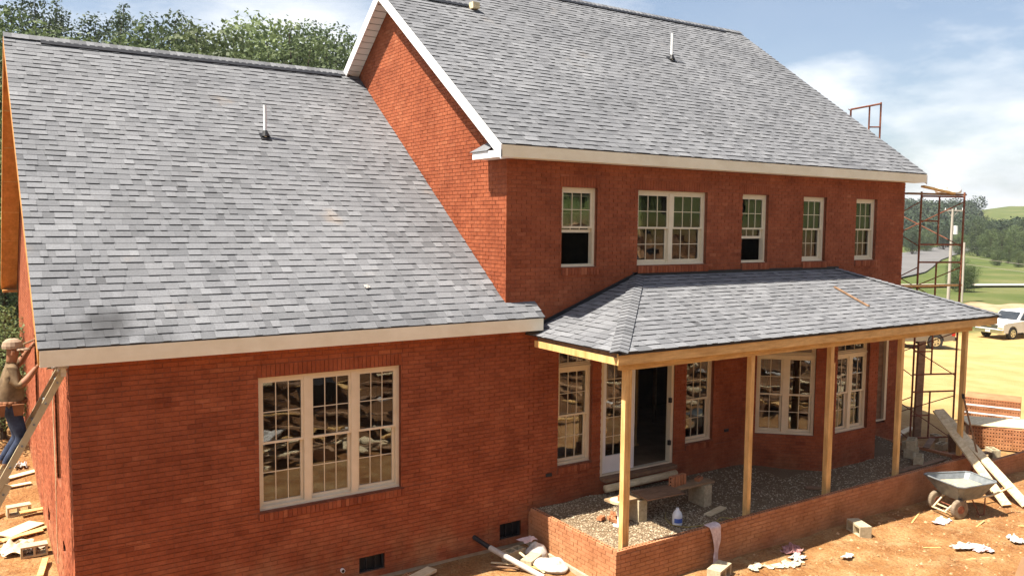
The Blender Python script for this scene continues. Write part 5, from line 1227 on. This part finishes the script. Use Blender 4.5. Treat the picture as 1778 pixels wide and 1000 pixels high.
def person():
    t = thing('person', 'person in beige cap, tan shirt and jeans working from the ladder', 'person', (-.78, .23, 1.2), world=True)
    J = {'pel': (-.68, .23, 2.08, .18, .18), 'wai': (-.67, .23, 2.24, .185, .185), 'che': (-.70, .23, 2.45, .19, .20), 'nck': (-.66, .23, 2.63, .06, .065), 'hd0': (-.635, .23, 2.72, .075, .075), 'hd1': (-.63, .23, 2.83, .098, .085), 'hd2': (-.635, .23, 2.92, .075, .07),
         'shR': (-.66, .03, 2.555, .075, .075), 'elR': (-.60, -.08, 2.36, .052, .052), 'frR': (-.50, -.05, 2.44, .05, .05), 'wrR': (-.37, .0, 2.60, .03, .034),
         'shL': (-.64, .43, 2.565, .075, .075), 'elL': (-.54, .50, 2.60, .052, .052), 'wrL': (-.42, .42, 2.80, .032, .034),
         'hiR': (-.66, .14, 2.0, .11, .11), 'knR': (-.56, .12, 1.64, .075, .075), 'anR': (-.78, .12, 1.31, .048, .05), 'toR': (-.68, .12, 1.245, .045, .038),
         'hiL': (-.66, .32, 2.0, .11, .11), 'knL': (-.60, .34, 1.62, .075, .075), 'anL': (-.82, .34, 1.31, .048, .05), 'toL': (-.70, .34, 1.245, .045, .038)}
    E_ = [('pel', 'wai'), ('wai', 'che'), ('che', 'nck'), ('nck', 'hd0'), ('hd0', 'hd1'), ('hd1', 'hd2'), ('che', 'shR'), ('shR', 'elR'), ('elR', 'frR'), ('frR', 'wrR'), ('che', 'shL'), ('shL', 'elL'), ('elL', 'wrL'), ('pel', 'hiR'), ('hiR', 'knR'), ('knR', 'anR'), ('anR', 'toR'), ('pel', 'hiL'), ('hiL', 'knL'), ('knL', 'anL'), ('anL', 'toL')]
    K = list(J); me = bpy.data.meshes.new('body_rig'); me.from_pydata([J[k][:3] for k in K], [(K.index(a), K.index(b)) for a, b in E_], [])
    ob = bpy.data.objects.new('body_rig', me); COL.objects.link(ob); ob.modifiers.new('skin', 'SKIN'); sd = ob.modifiers.new('s', 'SUBSURF'); sd.levels = 2; sd.render_levels = 2
    lay = me.skin_vertices[0] if len(me.skin_vertices) else None
    for i, k in enumerate(K): lay.data[i].radius = J[k][3:5]; lay.data[i].use_root = (k == 'pel')
    dg = bpy.context.evaluated_depsgraph_get(); ev = ob.evaluated_get(dg); bm = bpy.data.meshes.new_from_object(ev); bm.name = 'body'
    bpy.data.objects.remove(ob)
    bm.materials.clear()
    for m in (M_shirt, M_skin, M_jean, M_oldwood): bm.materials.append(m)
    for p in bm.polygons:
        c = p.center; p.use_smooth = True
        arm = c.x > -.555 and c.z > 2.3 and (c.y < .04 or c.y > .40)
        p.material_index = 1 if (c.z > 2.655 and .1 < c.y < .36) or arm else 3 if c.z < 1.325 else 2 if c.z < 2.10 else 0
    link('body', bm, t)
    cp = MB(); n = 14; rows = [(.112, 2.835), (.115, 2.87), (.10, 2.92), (.065, 2.955), (.02, 2.968)]
    for (r0, z0), (r1, z1) in zip(rows, rows[1:]):
        for k in range(n):
            a, b = 2*math.pi*k/n, 2*math.pi*(k+1)/n; cp.face([(-.635+r0*math.cos(a)*1.08, .23+r0*math.sin(a)*.9, z0), (-.635+r0*math.cos(b)*1.08, .23+r0*math.sin(b)*.9, z0), (-.635+r1*math.cos(b)*1.08, .23+r1*math.sin(b)*.9, z1), (-.635+r1*math.cos(a)*1.08, .23+r1*math.sin(a)*.9, z1)])
    for k in range(8):
        a, b = math.radians(-70+k*17.5), math.radians(-70+(k+1)*17.5); f = lambda an, r: (-.635+r*math.cos(an)*1.08, .23+r*math.sin(an)*.9)
        cp.hexa([(*f(a, .105), 2.836), (*f(a, .105+.085*math.cos(a)), 2.806), (*f(b, .105+.085*math.cos(b)), 2.806), (*f(b, .105), 2.836), (*f(a, .105), 2.846), (*f(a, .105+.085*math.cos(a)), 2.814), (*f(b, .105+.085*math.cos(b)), 2.814), (*f(b, .105), 2.846)])
    cp.build('cap', M_cap, t, True)
    nz = MB(); nz.tube((-.545, .23, 2.80), (-.515, .23, 2.765), .016, 6, .02); nz.tube((-.535, .205, 2.72), (-.535, .255, 2.72), .012, 6); nz.build('nose_and_mouth', M_skin, t, True)
    for s in (-1, 1):
        MB().tube((-.64, .23+s*.085, 2.755), (-.63, .23+s*.092, 2.81), .022, 8).build('ear', M_skin, t); MB().tube((-.548, .23+s*.035, 2.80), (-.540, .23+s*.035, 2.80), .012, 8).build('eye', M_black, t)
    for W_, d, lat in ((Vector((-.37, .0, 2.60)), Vector((.8, .05, .6)), Vector((0, 1, 0))), (Vector((-.42, .42, 2.80)), Vector((.6, -.2, .75)), Vector((.1, 1, .2)))):
        d.normalize(); lat.normalize(); up = lat.cross(d); h = MB(); h.bar(W_-d*.01, W_+d*.085, .08, .035, up)
        for q in range(4):
            b0 = W_+d*.082+lat*(-.03+q*.02); k1 = b0+d*(.034+.006*(q in (1, 2)))-up*.012; k2 = k1+d*.012-up*.03; h.tube(b0, k1, .0095, 7).tube(k1, k2, .0088, 7)
        th0 = W_+d*.03-lat*.038; h.tube(th0, th0+d*.03-lat*.022-up*.01, .0105, 7).tube(th0+d*.03-lat*.022-up*.01, th0+d*.055-lat*.012-up*.02, .0095, 7); h.build('hand', M_skin, t, True)
    bt = MB()
    for k in range(18):
        a, b = 2*math.pi*k/18, 2*math.pi*(k+1)/18; q = lambda an, z, r=1.: (-.675+.195*r*math.cos(an), .23+.205*r*math.sin(an), z)
        bt.face([q(a, 2.10), q(b, 2.10), q(b, 2.155), q(a, 2.155)])
    belt = bt.build('tool_belt', M_belt, t, True); sl = belt.modifiers.new('s', 'SOLIDIFY'); sl.thickness = .012
    for x, y, w in ((-.60, .02, .10), (-.60, .44, .10), (-.80, .04, .08)):
        p = MB(); p.hexa([(x-w/2, y-.03, 1.97), (x+w/2, y-.03, 1.97), (x+w/2, y+.03, 1.97), (x-w/2, y+.03, 1.97), (x-w/2-.02, y-.045, 2.12), (x+w/2+.02, y-.045, 2.12), (x+w/2+.02, y+.03, 2.12), (x-w/2-.02, y+.03, 2.12)]); p.build('belt_pouch', M_belt, t)
    return t
person()
hm = thing('hammer', 'hammer held in the raised hand of the person on the ladder', 'hammer', (-.42, .42, 2.85), world=True)
MB().tube((-.56, .40, 2.83), (-.30, .38, 2.94), .012, 8).build('handle', M_oldwood, hm); MB().bar((-.30, .38, 2.885), (-.30, .38, 2.995), .03, .03, (1, 0, 0)).build('head', M_steel, hm)

for o in bpy.data.objects:
    if 'worldparts' in o: del o['worldparts']

# ------------------------------------------------------------------ summer haze in the air
hz = MB().box(-1750, 2550, -1750, 2550, -6, 42).build('haze', []); hz['kind'] = 'stuff'
hm_ = bpy.data.materials.new('haze'); hm_.use_nodes = True; n_ = hm_.node_tree.nodes; n_.clear(); ho = n_.new('ShaderNodeOutputMaterial'); pv = n_.new('ShaderNodeVolumePrincipled')
pv.inputs['Color'].default_value = (.92, .95, 1, 1); pv.inputs['Density'].default_value = .0002; pv.inputs['Anisotropy'].default_value = .2; hm_.node_tree.links.new(pv.outputs[0], ho.inputs['Volume']); hz.data.materials.append(hm_)
